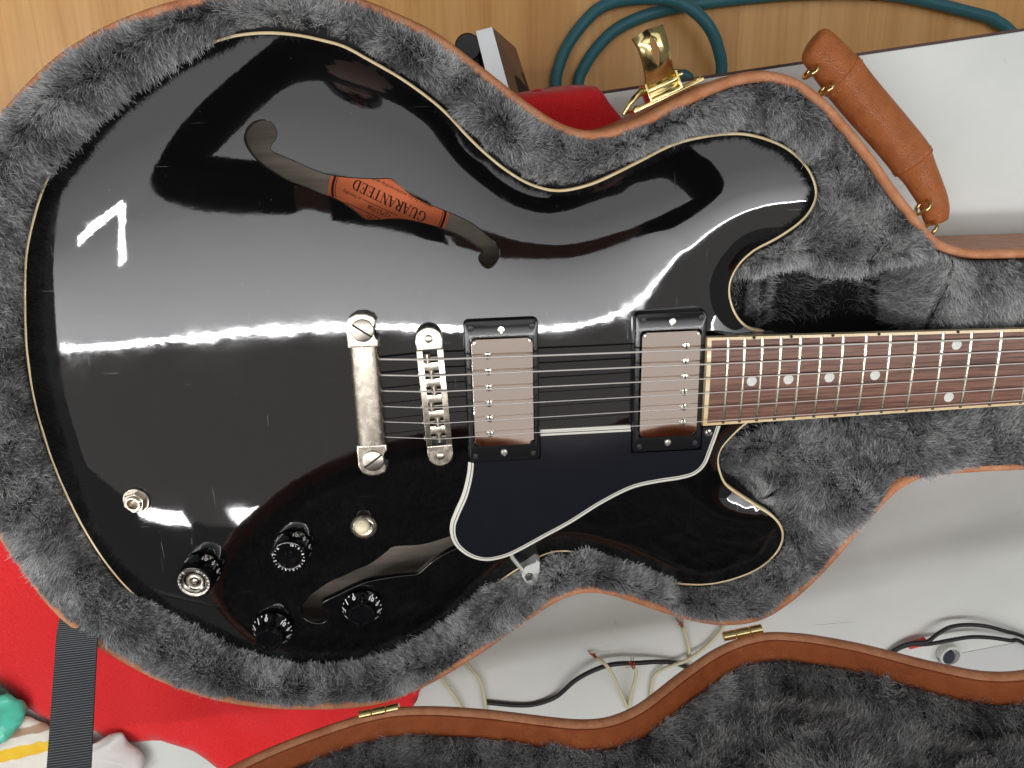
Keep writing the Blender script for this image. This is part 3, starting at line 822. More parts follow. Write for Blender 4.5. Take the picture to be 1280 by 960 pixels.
r = delaunay_2d_cdt([Vector(p) for p in allp], ed, [], 0, 1e-6)
VT = np.array([tuple(p) for p in r[0]]); F3 = np.array([t for t in r[2] if len(t) == 3])
C = VT[F3].mean(1)
F3 = F3[inside(BI, C[:, 0], C[:, 1]) & ~inside(FT, C[:, 0], C[:, 1]) & ~inside(FB, C[:, 0], C[:, 1])]
V3 = np.column_stack([VT, ztop(VT[:, 0], VT[:, 1])])
top = mesh("body_top", V3, F3, M['lacquer'], guitar, smooth=True)
nn = np.column_stack([-bil(GX, VT[:, 0], VT[:, 1]), -bil(GY, VT[:, 0], VT[:, 1]), np.ones(len(VT))])
nn /= np.linalg.norm(nn, axis=1)[:, None]
top.data.normals_split_custom_set_from_vertices(nn.tolist())
# walls of the f-holes: a thin painted lip, then the cut ply
for P in (FT, FB):
    v = []; f = []; n = len(P)
    Pn = normals2(P)
    for off, dz in ((0, 0), (-.22, -.08), (-.42, -.3), (-.5, -.7), (-.5, -5.2)):
        for i in range(n): v.append((P[i][0] + Pn[i][0] * off, P[i][1] + Pn[i][1] * off, float(ztop(P[i][0], P[i][1])) + dz))
    for j in range(4):
        for i in range(n): f.append((j * n + i, j * n + (i + 1) % n, (j + 1) * n + (i + 1) % n, (j + 1) * n + i))
    mesh("f_hole_edge", v, f, M['edge'] if 0 else M['lacquer'], guitar, smooth=True)
v, f = sweep2(BO, [(-1.75, -21.0), (-1.65, -20.35), (-.5, -20.4), (0, -20.9), (0, -26.5)])
mesh("binding", v, f, M['binding'], guitar, smooth=True)
v, f = sweep2(BO, [(-.15, -26.5), (-.15, -62), (-2, -64.5), (-8, -66)])
n = len(BO); f.append([3 * n + i for i in range(n)][::-1])
sides = mesh("body_sides", v, f, M['lacquer'], guitar, smooth='angle')
v, f = sweep2(BO, [(-1.6, -63.6), (.1, -63.4), (.15, -60.6), (-.2, -60.2)])
mesh("back_binding", v, f, M['binding'], guitar, smooth=True)
n = len(BO); bi3 = BO - normals2(BO) * 3
mesh("back_inside", [(p[0], p[1], -46.0) for p in bi3], [list(range(n))], M['inner'], guitar)

# ---- paper label seen through the upper f-hole
def text_geo(s, size, align='CENTER', bold=0.):
    cu = bpy.data.curves.new("lettering", 'FONT'); cu.body = s; cu.size = size * .001; cu.align_x = align; cu.align_y = 'CENTER'
    cu.resolution_u = 2; cu.offset = bold * .001
    o = bpy.data.objects.new("lettering", cu); COL.objects.link(o)
    dg = bpy.context.evaluated_depsgraph_get(); me = o.evaluated_get(dg).to_mesh()
    v = [tuple(np.array(p.co) * 1000) for p in me.vertices]; f = [list(p.vertices) for p in me.polygons]
    o.evaluated_get(dg).to_mesh_clear(); bpy.data.objects.remove(o); bpy.data.curves.remove(cu)
    return v, f
lth = math.atan2(21.2, -41.0); lce = np.array([9.66 - 36.86 * .976, 142.13 - 29.93 * .976])
def ellipse(a, b, n=64, p=2.5):
    return [(a * math.copysign(abs(math.cos(t)) ** (2 / p), math.cos(t)), b * math.copysign(abs(math.sin(t)) ** (2 / p), math.sin(t))) for t in np.linspace(0, 2 * math.pi, n, endpoint=False)]
v, f = prism(ellipse(37.5, 26.3), 0, .25)
label = mesh("paper_label", v, f, M['label'], guitar, loc=(lce[0], lce[1], -45.9), rot=lth, glob=False)
mb = MB()
for a0, a1 in ((34.3, 35.7), (33.2, 33.6)):
    A_ = ellipse(a0, a0 - 11.5); B_ = ellipse(a1, a1 - 11.5); n = len(A_)
    mb.add([(x, y, .32) for x, y in A_] + [(x, y, .32) for x, y in B_], [(i, (i + 1) % n, n + (i + 1) % n, n + i) for i in range(n)])
# serif capitals: stems, thin strokes and slab serifs
def bar(x0, y0, x1, y1, w0, w1=None):
    w1 = w1 or w0; d = np.array([x1 - x0, y1 - y0]); d /= np.linalg.norm(d); n_ = np.array([-d[1], d[0]]) * .5
    return [(x0 + n_[0] * w0, y0 + n_[1] * w0), (x0 - n_[0] * w0, y0 - n_[1] * w0), (x1 - n_[0] * w1, y1 - n_[1] * w1), (x1 + n_[0] * w1, y1 + n_[1] * w1)]
def arc(cx, cy, rx, ry, a0, a1, wf, n=12):
    out = []
    for i in range(n):
        t0 = a0 + (a1 - a0) * i / n; t1 = a0 + (a1 - a0) * (i + 1) / n
        q0 = (cx + rx * math.cos(t0), cy + ry * math.sin(t0)); q1 = (cx + rx * math.cos(t1), cy + ry * math.sin(t1))
        out.append(bar(*q0, *q1, wf(t0), wf(t1)))
    return out
ST, TH = .17, .06
def srf(x, y, w=.3): return bar(x - w / 2, y, x + w / 2, y, TH)
def stem(x): return [bar(x, 0, x, 1, ST), srf(x, .03), srf(x, .97)]
def glyph(c):
    thick = lambda t: TH + (ST - TH) * abs(math.cos(t))
    if c == 'G': return arc(.42, .5, .36, .47, .75, 5.3, thick, 16) + [bar(.68, .08, .68, .42, ST), srf(.68, .43), bar(.72, .72, .72, .95, TH)], .86
    if c == 'U': return [bar(.2, .28, .2, 1, ST), srf(.2, .97), bar(.7, .28, .7, 1, TH), srf(.7, .97)] + arc(.45, .29, .25, .27, math.pi, 2 * math.pi, thick, 10), .86
    if c == 'A': return [bar(.1, 0, .42, 1, TH), bar(.42, 1, .74, 0, ST), bar(.22, .34, .62, .34, TH), srf(.1, .03), srf(.74, .03)], .82
    if c == 'R': return stem(.2) + arc(.36, .74, .26, .23, -1.57, 1.57, thick, 8) + [bar(.2, .97, .38, .97, TH), bar(.2, .5, .38, .5, TH), bar(.4, .5, .74, .02, ST)], .82
    if c == 'N': return [bar(.16, 0, .16, 1, TH), srf(.16, .03), srf(.12, .97), bar(.16, 1, .7, 0, ST), bar(.7, 0, .7, 1, TH), srf(.7, .97)], .86
    if c == 'T': return [bar(.38, 0, .38, 1, ST), srf(.38, .03), bar(.05, .97, .71, .97, TH), bar(.06, .98, .06, .78, TH), bar(.7, .98, .7, .78, TH)], .76
    if c == 'E': return stem(.2) + [bar(.15, .97, .64, .97, TH), bar(.15, .03, .66, .03, TH), bar(.2, .52, .5, .52, TH), bar(.64, .98, .64, .76, TH), bar(.66, .02, .66, .26, TH), bar(.5, .62, .5, .42, TH)], .76
    if c == 'D': return stem(.2) + arc(.34, .5, .40, .47, -1.57, 1.57, thick, 12) + [bar(.2, .97, .36, .97, TH), bar(.2, .03, .36, .03, TH)], .86
adv = 0; glyphs = []
for c in "GUARANTEED":
    gq, w_ = glyph(c); glyphs.append((adv, gq)); adv += w_
sc_ = 47.8 / adv; hgt = 6.5
for a_, gq in glyphs:
    for quad in gq:
        mb.add([((a_ + x - adv / 2) * sc_, y * hgt - 3.0, .32) for x, y in quad], [(0, 1, 2, 3)])
def ltxt(s, size, x, y):
    v, f = text_geo(s, size); mb.add([(a + x, b + y, .32) for a, b, c in v], f)
ltxt("against faulty workmanship and material", 3.1, 0, -7.6)
ltxt("This instrument is", 3.4, 2, -12.6)
ltxt("Number", 3.2, -16, 8.4); ltxt("is hereby", 3.2, 22, 6.8)
ltxt("12755708", 3.8, 3, 8.6); ltxt("Style", 3.2, -14, 15); ltxt("ES 335", 3.6, 4, 14.8)
for x0, x1, y in ((-8, 15, 6.2), (-6, 24, 12.4)):
    mb.add([(x0, y, .32), (x1, y, .32), (x1, y + .35, .32), (x0, y + .35, .32)], [(0, 1, 2, 3)])
mb.build("lettering", M['ink'], label, loc=(lce[0], lce[1], -45.9), rot=lth, glob=False)

# ---- screws (shared meshes)
def screw_mb(r, h, slot='-', mats=2):
    mb = MB(); v, f = lathe([(r, -1.5), (r, h * .45), (r * .82, h * .9), (r * .4, h), (.05, h)], 16, cap=False); mb.add(v, f, 0)
    mb.add(*box(-r * .92, r * .92, -r * .16, r * .16, h * .62, h + .05), m=1)
    if slot == '+': mb.add(*box(-r * .16, r * .16, -r * .92, r * .92, h * .62, h + .06), m=1)
    return mb
def rect_loop(x0, x1, y0, y1, rad, n=5):
    out = []
    for cx, cy, a in ((x1 - rad, y0 + rad, -90), (x1 - rad, y1 - rad, 0), (x0 + rad, y1 - rad, 90), (x0 + rad, y0 + rad, 180)):
        for i in range(n + 1):
            t = math.radians(a + 90 * i / n); out.append((cx + rad * math.cos(t), cy + rad * math.sin(t)))
    return out
def pickup(cx, cy, xs, ys, cover, poles_x, poles_y, zc, corner, mid, rzl, label):
    # ring
    x0, x1 = xs; y0, y1 = ys; zt = -4.0
    L_ = [([(x, y) for x, y in rect_loop(x0 - .9, x1 + .9, y0 - .9, y1 + .9, 3.6)], -14), (rect_loop(x0 - .3, x1 + .3, y0 - .3, y1 + .3, 3.3), zt - .9), (rect_loop(x0, x1, y0, y1, 3), zt - .35), (rect_loop(x0 + .5, x1 - .5, y0 + .5, y1 - .5, 2.6), zt),
          (rect_loop(cover[0] - .9, cover[1] + .9, cover[2] - .9, cover[3] + .9, 2.2), zt), (rect_loop(cover[0] - .7, cover[1] + .7, cover[2] - .7, cover[3] + .7, 2.0), zt - .4), (rect_loop(cover[0] - .7, cover[1] + .7, cover[2] - .7, cover[3] + .7, 2.0), -12)]
    v = []; f = []; n = len(L_[0][0])
    for lo, z in L_: v += [(x, y, z) for x, y in lo]
    for j in range(len(L_) - 1):
        for i in range(n): f.append((j * n + i, j * n + (i + 1) % n, (j + 1) * n + (i + 1) % n, (j + 1) * n + i))
    pk = mesh("pickup", v, f, M['ring'], guitar, smooth='angle'); pk["label"] = label
    v, f = prism(rect_loop(cover[0], cover[1], cover[2], cover[3], 2.6, 6), -12, zc, 1.5, 4)
    mesh("cover", v, f, M['cover'], pk, smooth='angle')
    first = None
    for i, y in enumerate(poles_y):
        a = math.radians(90 + rng.uniform(-9, 9))
        if first is None: first = screw_mb(2.35, .9).build("pole_screw", [M['screw'], M['slot']], pk, loc=(poles_x, y, zc), rot=a, glob=False, smooth='angle')
        else: inst(first, pk, (poles_x, y, zc), a)
    first = None
    for x, y in corner:
        a = rng.uniform(0, 1.5)
        if first is None: first = screw_mb(1.95, .75, '+').build("corner_screw", [M['blackscrew'], M['slot']], pk, loc=(x, y, zt), rot=a, glob=False, smooth='angle')
        else: inst(first, pk, (x, y, zt), a)
    first = None
    for x, y in mid:
        a = rng.uniform(.2, 2)
        if first is None: first = screw_mb(2.3, 1.0).build("height_screw", [M['screw'], M['screw']], pk, loc=(x, y, zt), rot=a, glob=False, smooth='angle')
        else: inst(first, pk, (x, y, zt), a)
    return pk
pickup(37, 0, (15.4, 59.7), (-45.8, 44.2), (19.3, 56.0, -34.8, 33.2), 28.9, [23.2, 13.3, 3.2, -6.8, -16.7, -26.6], -1.5, [(19.3, 39.8), (56, 39.8), (55.6, -42), (19.2, -42.2)], [(37.5, 38.4), (37.2, -40.6)], 0, "bridge pickup in a black frame beside the bridge")
pickup(141, 0, (119.4, 163.4), (-45.2, 44.4), (123.2, 159.7, -35.0, 32.8), 150.7, [23.9, 13.9, 4.0, -5.9, -15.8, -26.0], -2.5, [(123.8, 40.6), (159.8, 40.7), (159.6, -41.1), (123.4, -41.5)], [(141.9, 38.9), (141.8, -39.8)], 0, "neck pickup in a black frame at the fretboard end")

# ---- pickguard
gpath = [(14.4, -47.2), (13.3, -55.8), (9.6, -69.4), (4.2, -81.4), (1.0, -90.1), (1.0, -99.0), (4.6, -107.4), (12.6, -114.8), (23.0, -118.5), (33.8, -117.4), (43.7, -113.9), (62.1, -104.2), (80.4, -94.5), (100.1, -82.2), (119.7, -72.7), (136.0, -69.4), (152.6, -67.6), (162.3, -64.8), (168.9, -58.1), (173.0, -46.1), (177.2, -31.8)]
gp = resample(catmull(gpath, 6), 2.0, closed=False)
tg = np.gradient(gp, axis=0); tg /= np.linalg.norm(tg, axis=1)[:, None]; gn = np.stack([-tg[:, 1], tg[:, 0]], 1)   # inward
ribs = [(0, -8.6), (.1, -7.4), (2.0, -6.5), (2.45, -6.35), (3.6, -5.6), (3.8, -5.4)]
gmat = [0, 0, 1, 0, 1]
def ribbon(path, nrm):
    v = []; f = []; mm_ = []
    n = len(path)
    for o, z in ribs: v += [(p[0] + q[0] * o, p[1] + q[1] * o, z) for p, q in zip(path, nrm)]
    for j in range(len(ribs) - 1):
        for i in range(n - 1): f.append((j * n + i, j * n + i + 1, (j + 1) * n + i + 1, (j + 1) * n + i)); mm_.append(gmat[j])
    return v, f, mm_
inner = gp + gn * 3.8
tps = np.array([(118.3, -28.0), (60.6, -28.0)]); tin = tps + [0, -3.8]
poly = [tuple(p) for p in inner] + [(164.6, -31.6), (164.6, -46.6), (118.3, -46.6)] + [tuple(tin[0]), tuple(tin[1]), (60.6, -47.2), (17.5, -47.2)]
v, f = prism(poly, -8.6, -5.4)
guard = mesh("pickguard", v, f, M['guard'], guitar)
mb = MB()
for pa, na in ((gp, gn), (tps, np.array([[0, -1.], [0, -1.]]))):
    v, f, q_ = ribbon(pa, na); k0 = len(mb.v); mb.v += v; mb.f += [[a + k0 for a in x] for x in f]; mb.m += q_
mb.build("layered_edge", [M['guard_white'], M['black_ply']], guard, smooth='angle')
screw_mb(2.6, 1.0, '+').build("guard_screw", [M['screw'], M['slot']], guard, loc=(168.6, -35.2, -5.4), rot=.5, glob=False, smooth='angle')
v, f = tube([(39, -112, -9.5), (41, -118.6, -10), (48.6, -130.2, -10.5)], 1.5, 10)
mesh("bracket_rod", v, f, M['chrome_rod'], guard, smooth='angle')
v, f = prism([(46.4, -128.5), (50, -127), (57, -121.6), (59.6, -123.2), (59.3, -131), (57.6, -137.2), (54, -140.6), (50, -138.6), (47.2, -133.8)], -20, -9.4, 1.2)
br = mesh("bracket", v, f, M['clear'], guard, smooth='angle')
screw_mb(3.0, 1.4).build("bracket_nut", [M['screw'], M['slot']], guard, loc=(52, -133.2, -9.3), rot=.9, glob=False, smooth='angle')

# ---- bridge
BA = math.atan2(3.2, 74.5); bc = (-4.1, -1.6)
def stadium(hl, hw, n=14):
    out = []
    for k in range(n + 1):
        t = math.pi * k / n; out.append((hw * math.cos(t), hl - hw + hw * math.sin(t)))
    for k in range(n + 1):
        t = math.pi + math.pi * k / n; out.append((hw * math.cos(t), -(hl - hw) + hw * math.sin(t)))
    return out
mb = MB(); zt_ = .6
S_ = stadium(44.2, 7.9)
v, f = prism(S_, -8.5, -2.6); mb.add(v, f, 1)
ys_ = [25.3, 15.2, 5.1, -5.0, -15.1, -25.2]
def frame_piece(pts, z0=-8.4, z1=zt_, b=.6):
    v, f = prism(pts, z0, z1, b); mb.add(v, f, 0)
up = [p for p in S_ if p[1] > 0]; 
frame_piece([(7.9, 30.4)] + up + [(-7.9, 30.4)])
frame_piece([(-7.9, -30.4)] + [(x, y) for x, y in S_ if y < 0] + [(7.9, -30.4)])
for x0, x1 in ((-7.9, -4.3), (4.3, 7.9)): v, f = box(x0, x1, -30.4, 30.4, -8.4, zt_, .35); mb.add(v, f, 0)
for a, b in zip(ys_[:-1], ys_[1:]):
    c = (a + b) / 2; v, f = box(-4.4, 4.4, c - 2.55, c + 2.55, -6, zt_ - .02, .15); mb.add(v, f, 0)
bridge = mb.build("bridge", [M['nickel'], M['slot']], guitar, loc=(bc[0], bc[1], 0), rot=BA, glob=False, smooth='angle')
sx_ = [-1.9, -.4, .2, -2.3, .5, .4]
bR = Matrix.Rotation(BA, 3, 'Z')
for y, sx in zip(ys_, sx_):
    mb = MB()
    pr = [(-1.9, -5), (-1.7, .6), (-.4, 1.9), (.4, 1.9), (1.7, .6), (1.9, -5)]
    v = [(sx + a, yy, z) for yy in (y - 2.9, y + 2.9) for a, z in pr]
    f = [(i, (i + 1) % 6, 6 + (i + 1) % 6, 6 + i) for i in range(6)] + [tuple(range(6))[::-1], tuple(range(6, 12))]
    mb.add(v, f)
    v, f = tube([(-8.6, y, -.7), (4.7, y, -.7)], 1.0, 8); mb.add(v, f)
    v, f = tube([(-9.0, y, -1.3), (-7.4, y, -1.3)], 1.9, 12); mb.add(v, f)
    mb.build("saddle", M['nickel'], bridge, loc=(bc[0], bc[1], 0), rot=BA, glob=False, smooth='angle')
for y in (37.3, -37.3):
    p = bR @ Vector((0, y, 0)); p = (p.x + bc[0], p.y + bc[1])
    v, f = lathe([(.05, .45), (1.2, .4), (2.3, .2), (2.5, -.1), (2.5, -1)], 18, cap=False)
    mesh("post_cap", v, f, M['nickel_bright'], bridge, loc=(p[0], p[1], zt_ + .25), glob=False, smooth=True)
    v, f = lathe([(2.5, -3.5), (8.0, -3.5), (8.6, -3.0), (8.6, -1.4), (8.0, -.9), (2.5, -.9)], 36)
    mesh("thumb_wheel", v, f, M['nickel'], bridge, loc=(p[0], p[1], -7.9), glob=False, smooth='angle')

# ---- stop tailpiece
mb = MB(); ty = .8
cs = [(-9.0, -9), (-9.2, -6), (-8.8, -2.4), (-7.9, -.7), (-6.6, 0.1), (-3.0, .9), (.5, 1.2), (4.4, .8), (6.6, .1), (7.9, -1.0), (8.8, -2.8), (9.1, -6), (9.1, -9)]
n = len(cs)
v = [(x, y, z) for y in np.linspace(-30.8, 31.4, 8) for x, z in cs]
f = [(j * n + i, j * n + i + 1, (j + 1) * n + i + 1, (j + 1) * n + i) for j in range(7) for i in range(n - 1)] + [tuple(range(n))[::-1], tuple(range(7 * n, 8 * n))]
mb.add(v, f)
def ear(s):
    pts = [(8.9, 31), (8.9, 35.4), (6.2, 36.4), (6.0, 41), (6.6, 45.6), (8.6, 46.3), (7.0, 49.2), (2.4, 51.2), (-3, 51.2), (-7.2, 48.8), (-9.1, 44), (-9.1, 31)]
    pts = [(x, y * s) for x, y in pts]
    v, f = prism(ccw(pts), -8.6, -.9, .8); mb.add(v, f)
ear(1); ear(-1)
tail = mb.build("tailpiece", M['nickel'], guitar, loc=(-44.2, ty, 0), rot=0.0, glob=False, smooth='angle')
for y, a in ((41.2, -.62), (-41.0, .62)):
    mb = MB(); v, f = lathe([(.05, 1.9), (5.4, 1.8), (6.5, 1.4), (6.9, .7), (6.9, -2.4), (5.2, -2.6), (5.2, -9)], 30, cap=False); mb.add(v, f, 0)
    mb.add(*box(-6.7, 6.7, -.6, .6, 1.0, 1.98), m=1)
    mb.build("stud", [M['nickel_bright'], M['slot']], tail, loc=(-44.0, y + ty, -1.2), rot=a, glob=False, smooth='angle')
    v, f = lathe([(5, -3), (8.2, -3), (8.6, -2.4), (8.2, -.4), (5, -.2)], 28)
    mesh("bushing", v, f, M['nickel'], tail, loc=(-44.0, y + ty, -8.6), glob=False, smooth='angle')

# ---- neck and fretboard
SL = 628.65
fx = lambda n_: SL * 2 ** (-n_ / 12.0)
bwid = lambda X: 43 + (52.6 - 43) * (SL - X) / 314.3
XE, XN = 163.4, 470.0
crown = lambda y: -y * y / (2 * 305.0)
def board_strip(name, xa, xb, ya, yb, z1, z0, material, par, nx=30, ny=8):
    v = []; f = []
    for i in range(nx + 1):
        x = xa + (xb - xa) * i / nx; w = bwid(x) / 2
        for j in range(ny + 1):
            y = ya(w) + (yb(w) - ya(w)) * j / ny; v.append((x, y - .2, z1 + crown(y)))
        v.append((x, yb(w) - .2, z0)); v.append((x, ya(w) - .2, z0))
    m_ = ny + 3
    for i in range(nx):
        for j in range(m_): f.append((i * m_ + j, (i + 1) * m_ + j, (i + 1) * m_ + (j + 1) % m_, i * m_ + (j + 1) % m_))
    f += [tuple(range(m_)), tuple(nx * m_ + j for j in range(m_))[::-1]]
    return mesh(name, v, f, material, par, smooth='angle')
neck_v = []; neck_f = []
for i in range(21):
    x = 178 + (XN - 178) * i / 20; w = bwid(x) / 2 - .3; dp = 17 + 12 * sstep(250, 190, x)
    for j in range(13):
        t = math.pi * j / 12; neck_v.append((x, w * math.cos(t) - .2, -6.2 - dp * math.sin(t) ** .8))
for i in range(20):
    for j in range(12): neck_f.append((i * 13 + j, i * 13 + j + 1, (i + 1) * 13 + j + 1, (i + 1) * 13 + j))
    neck_f.append((i * 13 + 12, i * 13, (i + 1) * 13, (i + 1) * 13 + 12))
neck = mesh("neck", neck_v, neck_f, M['neck'], guitar, smooth='angle')
v, f = box(164.6, 214, -26.5, 26.3, -22, -6.0, .4); mesh("neck_heel", v, f, M['neck'], neck)
fb = board_strip("fretboard", XE + 2.6, XN, lambda w: -w + 1.7, lambda w: w - 1.7, 0, -5.8, M['rosewood'], guitar)
board_strip("board_binding", XE, XN, lambda w: w - 1.7, lambda w: w, .02, -6, M['binding'], fb, 30, 2)
board_strip("board_binding", XE, XN, lambda w: -w, lambda w: -w + 1.7, .02, -6, M['binding'], fb, 30, 2)
board_strip("board_binding", XE, XE + 2.6, lambda w: -w + 1.7, lambda w: w - 1.7, .02, -6, M['binding'], fb, 2, 8)
for n_ in range(22, 5, -1):
    x = fx(n_); w = bwid(x) / 2 - .9; v = []; f = []; sec = [(-1.15, -.05), (-.95, .45), (-.45, .85), (0, .95), (.45, .85), (.95, .45), (1.15, -.05)]
    for j in range(11):
        y = -w + 2 * w * j / 10
        e = .55 if j in (0, 10) else 1
        v += [(x + a, y - .2, crown(y) + b * e) for a, b in sec]
    for j in range(10):
        for i in range(6): f.append((j * 7 + i, j * 7 + i + 1, (j + 1) * 7 + i + 1, (j + 1) * 7 + i))
    f += [tuple(range(7)), tuple(range(70, 77))[::-1]]
    mesh("fret", v, f, M['fret'], fb, smooth='angle')
first = None
for n_, y in ((21, 0), (19, 0), (17, 0), (15, 0), (12, 17.3), (12, -17.3), (9, 0), (7, 0)):
    x = (fx(n_) + fx(n_ - 1)) / 2
    v, f = lathe([(3.2, -.4), (3.2, .06), (.05, .07)], 24, cap=False)
    c = (x, y - .2, crown(y) + .2)
    if first is None: first = mesh("dot_inlay", v, f, M['pearl'], fb, loc=c, glob=False)
    else: inst(first, fb, c)
for n_ in (21, 19, 17, 15, 12):
    x = (fx(n_) + fx(n_ - 1)) / 2; v, f = lathe([(.9, -.3), (.9, .12), (.05, .13)], 10, cap=False)
    mesh("side_dot", v, f, M['slot'], fb, loc=(x, bwid(x) / 2 - .75, -.62), rot=Matrix.Rotation(-.6, 3, 'X'), glob=False)

# ---- strings
gauge = [1.15, .95, .72, .5, .42, .34]
for i in range(6):
    yb = 25.3 - 10.1 * i; yb2 = yb + bc[1] - .3
    sxx = bc[0] - math.sin(BA) * yb + sx_[i]
    yn = 17.6 - 7.04 * i
    z_b = 2.1
    pts = [(-36.2, yb2 * .985 - .4 + .6, -4.6), (sxx - .4, yb2, z_b + .0), (sxx + .6, yb2, z_b + .05), (SL, yn, 1.2)]
    # clip at the end of the modelled neck
    a, b = np.array(pts[2]), np.array(pts[3]); t = (XN - a[0]) / (b[0] - a[0]); pts[3] = tuple(a + (b - a) * t)
    v, f = tube(pts, gauge[i] * .5 + .06, 8)
    mesh("string", v, f, M['wound'] if i < 3 else M['string'], guitar, smooth='angle')

# ---- control knobs
def knob(px, py, zt_, kind, spin, label, reflection=False):
    n_ = ntop(px, py); h = zt_ - float(ztop(px, py))
    bx = px - n_[0] * h; by = py - n_[1] * h; bz = float(ztop(bx, by))
    n_ = ntop(bx, by); z = Vector(n_); x = Vector((1, 0, 0)); x = (x - z * x.dot(z)).normalized(); y = z.cross(x)
    R = Matrix((x, y, z)).transposed(); loc = (bx, by, bz)
    if kind == 'hat':
        rb, rt_, h0, h1 = 12.6, 8.0, 2.6, h - .3
        prof = [(rb - 1, h0 - .6), (rb, h0), (rb, h0 + 1.1), (11.6, h0 + 2.6), (10.2, h0 + 5), (9.2, h0 + 8), (8.6, h1 - .6), (8.1, h1), (6.6, h1), (6.2, h1 - .5), (5.9, h1 - 1.3), (.05, h1 - 1.5)]
        kn = lambda s: np.array([12.2 - 2.1 * s, h0 + 1.9 + 3.0 * s])     # numerals run up the skirt
    else:
        rb, rt_, h0, h1 = 11.9, 11.2, 2.2, h
        prof = [(rb - .8, h0 - .6), (rb, h0), (rb, h0 + 1), (rt_ + .1, h1 - 1.3), (rt_ - .5, h1 - .2), (rt_ - 1.2, h1), (8.2, h1), (7.6, h1 - .4), (6.8, h1 - 1.8), (3.0, h1 - 2.2), (2.6, h1 - 1.6), (.05, h1 - 1.5)]
        kn = lambda s: np.array([rb - .45 * s + .05, h0 + 1.2 + 5.0 * s])
    v, f = lathe(prof, 44, cap=False)
    kb = mesh("control_knob", v, f, M['knob'], guitar, loc=loc, rot=R, glob=False, smooth='angle'); kb["label"] = label
    mb = MB()
    tv = kn(1) - kn(0); tl = np.linalg.norm(tv); tv /= tl; nv = np.array([tv[1], -tv[0]])
    for i in range(21):
        a = spin - math.radians(15.0 * i)
        ca, sa = math.cos(a), math.sin(a)
        def P_(tan_, s_, out=.3 if kind == 'hat' else .08):   # tangent offset, distance up the skirt
            rz = kn(0) + tv * s_ + nv * out
            return (rz[0] * ca - tan_ * sa, rz[0] * sa + tan_ * ca, rz[1])
        wdt = .4
        l0, l1 = (-.9, .75) if i % 2 == 0 else (-.9, .3)
        mb.add([P_(-wdt, l0), P_(wdt, l0), P_(wdt, l1), P_(-wdt, l1)], [(0, 1, 2, 3)])
        if i % 2 == 0:
            v, f = text_geo(str(10 - i // 2), 4.1, bold=.2)
            mb.add([P_(-qx, 2.5 - qy * .95, .38 if kind == 'hat' else .1) for qx, qy, _ in v], f)
        if kind != 'hat':            # the print shows again round the clear top edge
            r0, r1 = rt_ - 1.5, rt_ - 2.9
            zz = h1 + .06
            if i % 2 == 0:
                v, f = text_geo(str(10 - i // 2), 2.3, bold=.06)
                mb.add([((8.9 + qy) * ca - qx * sa * -1, (8.9 + qy) * sa + qx * ca * -1, zz) for qx, qy, _ in v], f)
            else: mb.add([((r * ca - t * sa), (r * sa + t * ca), zz) for r, t in ((r0, -.16), (r0, .16), (r1 + .5, .16), (r1 + .5, -.16))], [(0, 1, 2, 3)])
    mb.build("numerals", M['print'], kb, loc=loc, rot=R, glob=False)
    if reflection:  # nickel disc added as the bright ceiling reflection in the black plastic top
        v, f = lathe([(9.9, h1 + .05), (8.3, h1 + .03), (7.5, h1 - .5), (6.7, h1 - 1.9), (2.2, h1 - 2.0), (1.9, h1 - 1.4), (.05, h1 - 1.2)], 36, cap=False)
        mesh('reflection_disc', v, f, M['nickel'], kb, loc=loc, rot=R, glob=False, smooth=True)
    # metal pointer washer
    a0 = math.radians(58)
    mb = MB()
    v, f = lathe([(3.0, .15), (8.4, .15), (8.6, .4), (8.4, .7), (3.0, .7)], 24); mb.add(v, f)
    d = np.array([math.cos(a0), math.sin(a0)]); e = np.array([-d[1], d[0]])
    pl = [d * 7 + e * 3.2, d * 7 - e * 3.2, d * 12.4 - e * 2.6, d * 14.0, d * 12.4 + e * 2.6]
    v = [(p[0], p[1], z_) for z_ in (.2, .75) for p in pl]
    for j, k_ in ((2, 2.6), (3, 4.2), (4, 2.6)):
        v[5 + j] = (v[5 + j][0], v[5 + j][1], k_); v[j] = (v[j][0], v[j][1], k_ - .6)
    mb.add(v, [(0, 4, 3, 2, 1), (5, 6, 7, 8, 9)] + [(i, (i + 1) % 5, 5 + (i + 1) % 5, 5 + i) for i in range(5)])
    mb.build("pointer_washer", M['nickel_bright'], kb, loc=loc, rot=R, glob=False)
    return kb
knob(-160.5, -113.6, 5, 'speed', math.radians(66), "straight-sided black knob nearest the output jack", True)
knob(-100.4, -100.1, 5, 'speed', math.radians(72), "straight-sided black knob nearest the tailpiece")
knob(-120.7, -161.6, 2.5, 'hat', math.radians(40), "flared black knob against the grey plush")
knob(-59.8, -148.1, 2.5, 'hat', math.radians(52), "flared black knob below the lower f-hole")

def on_top(px, py):
    n_ = ntop(px, py); z = Vector(n_); x = Vector((1, 0, 0)); x = (x - z * x.dot(z)).normalized(); y = z.cross(x)
    return (px, py, float(ztop(px, py))), Matrix((x, y, z)).transposed()
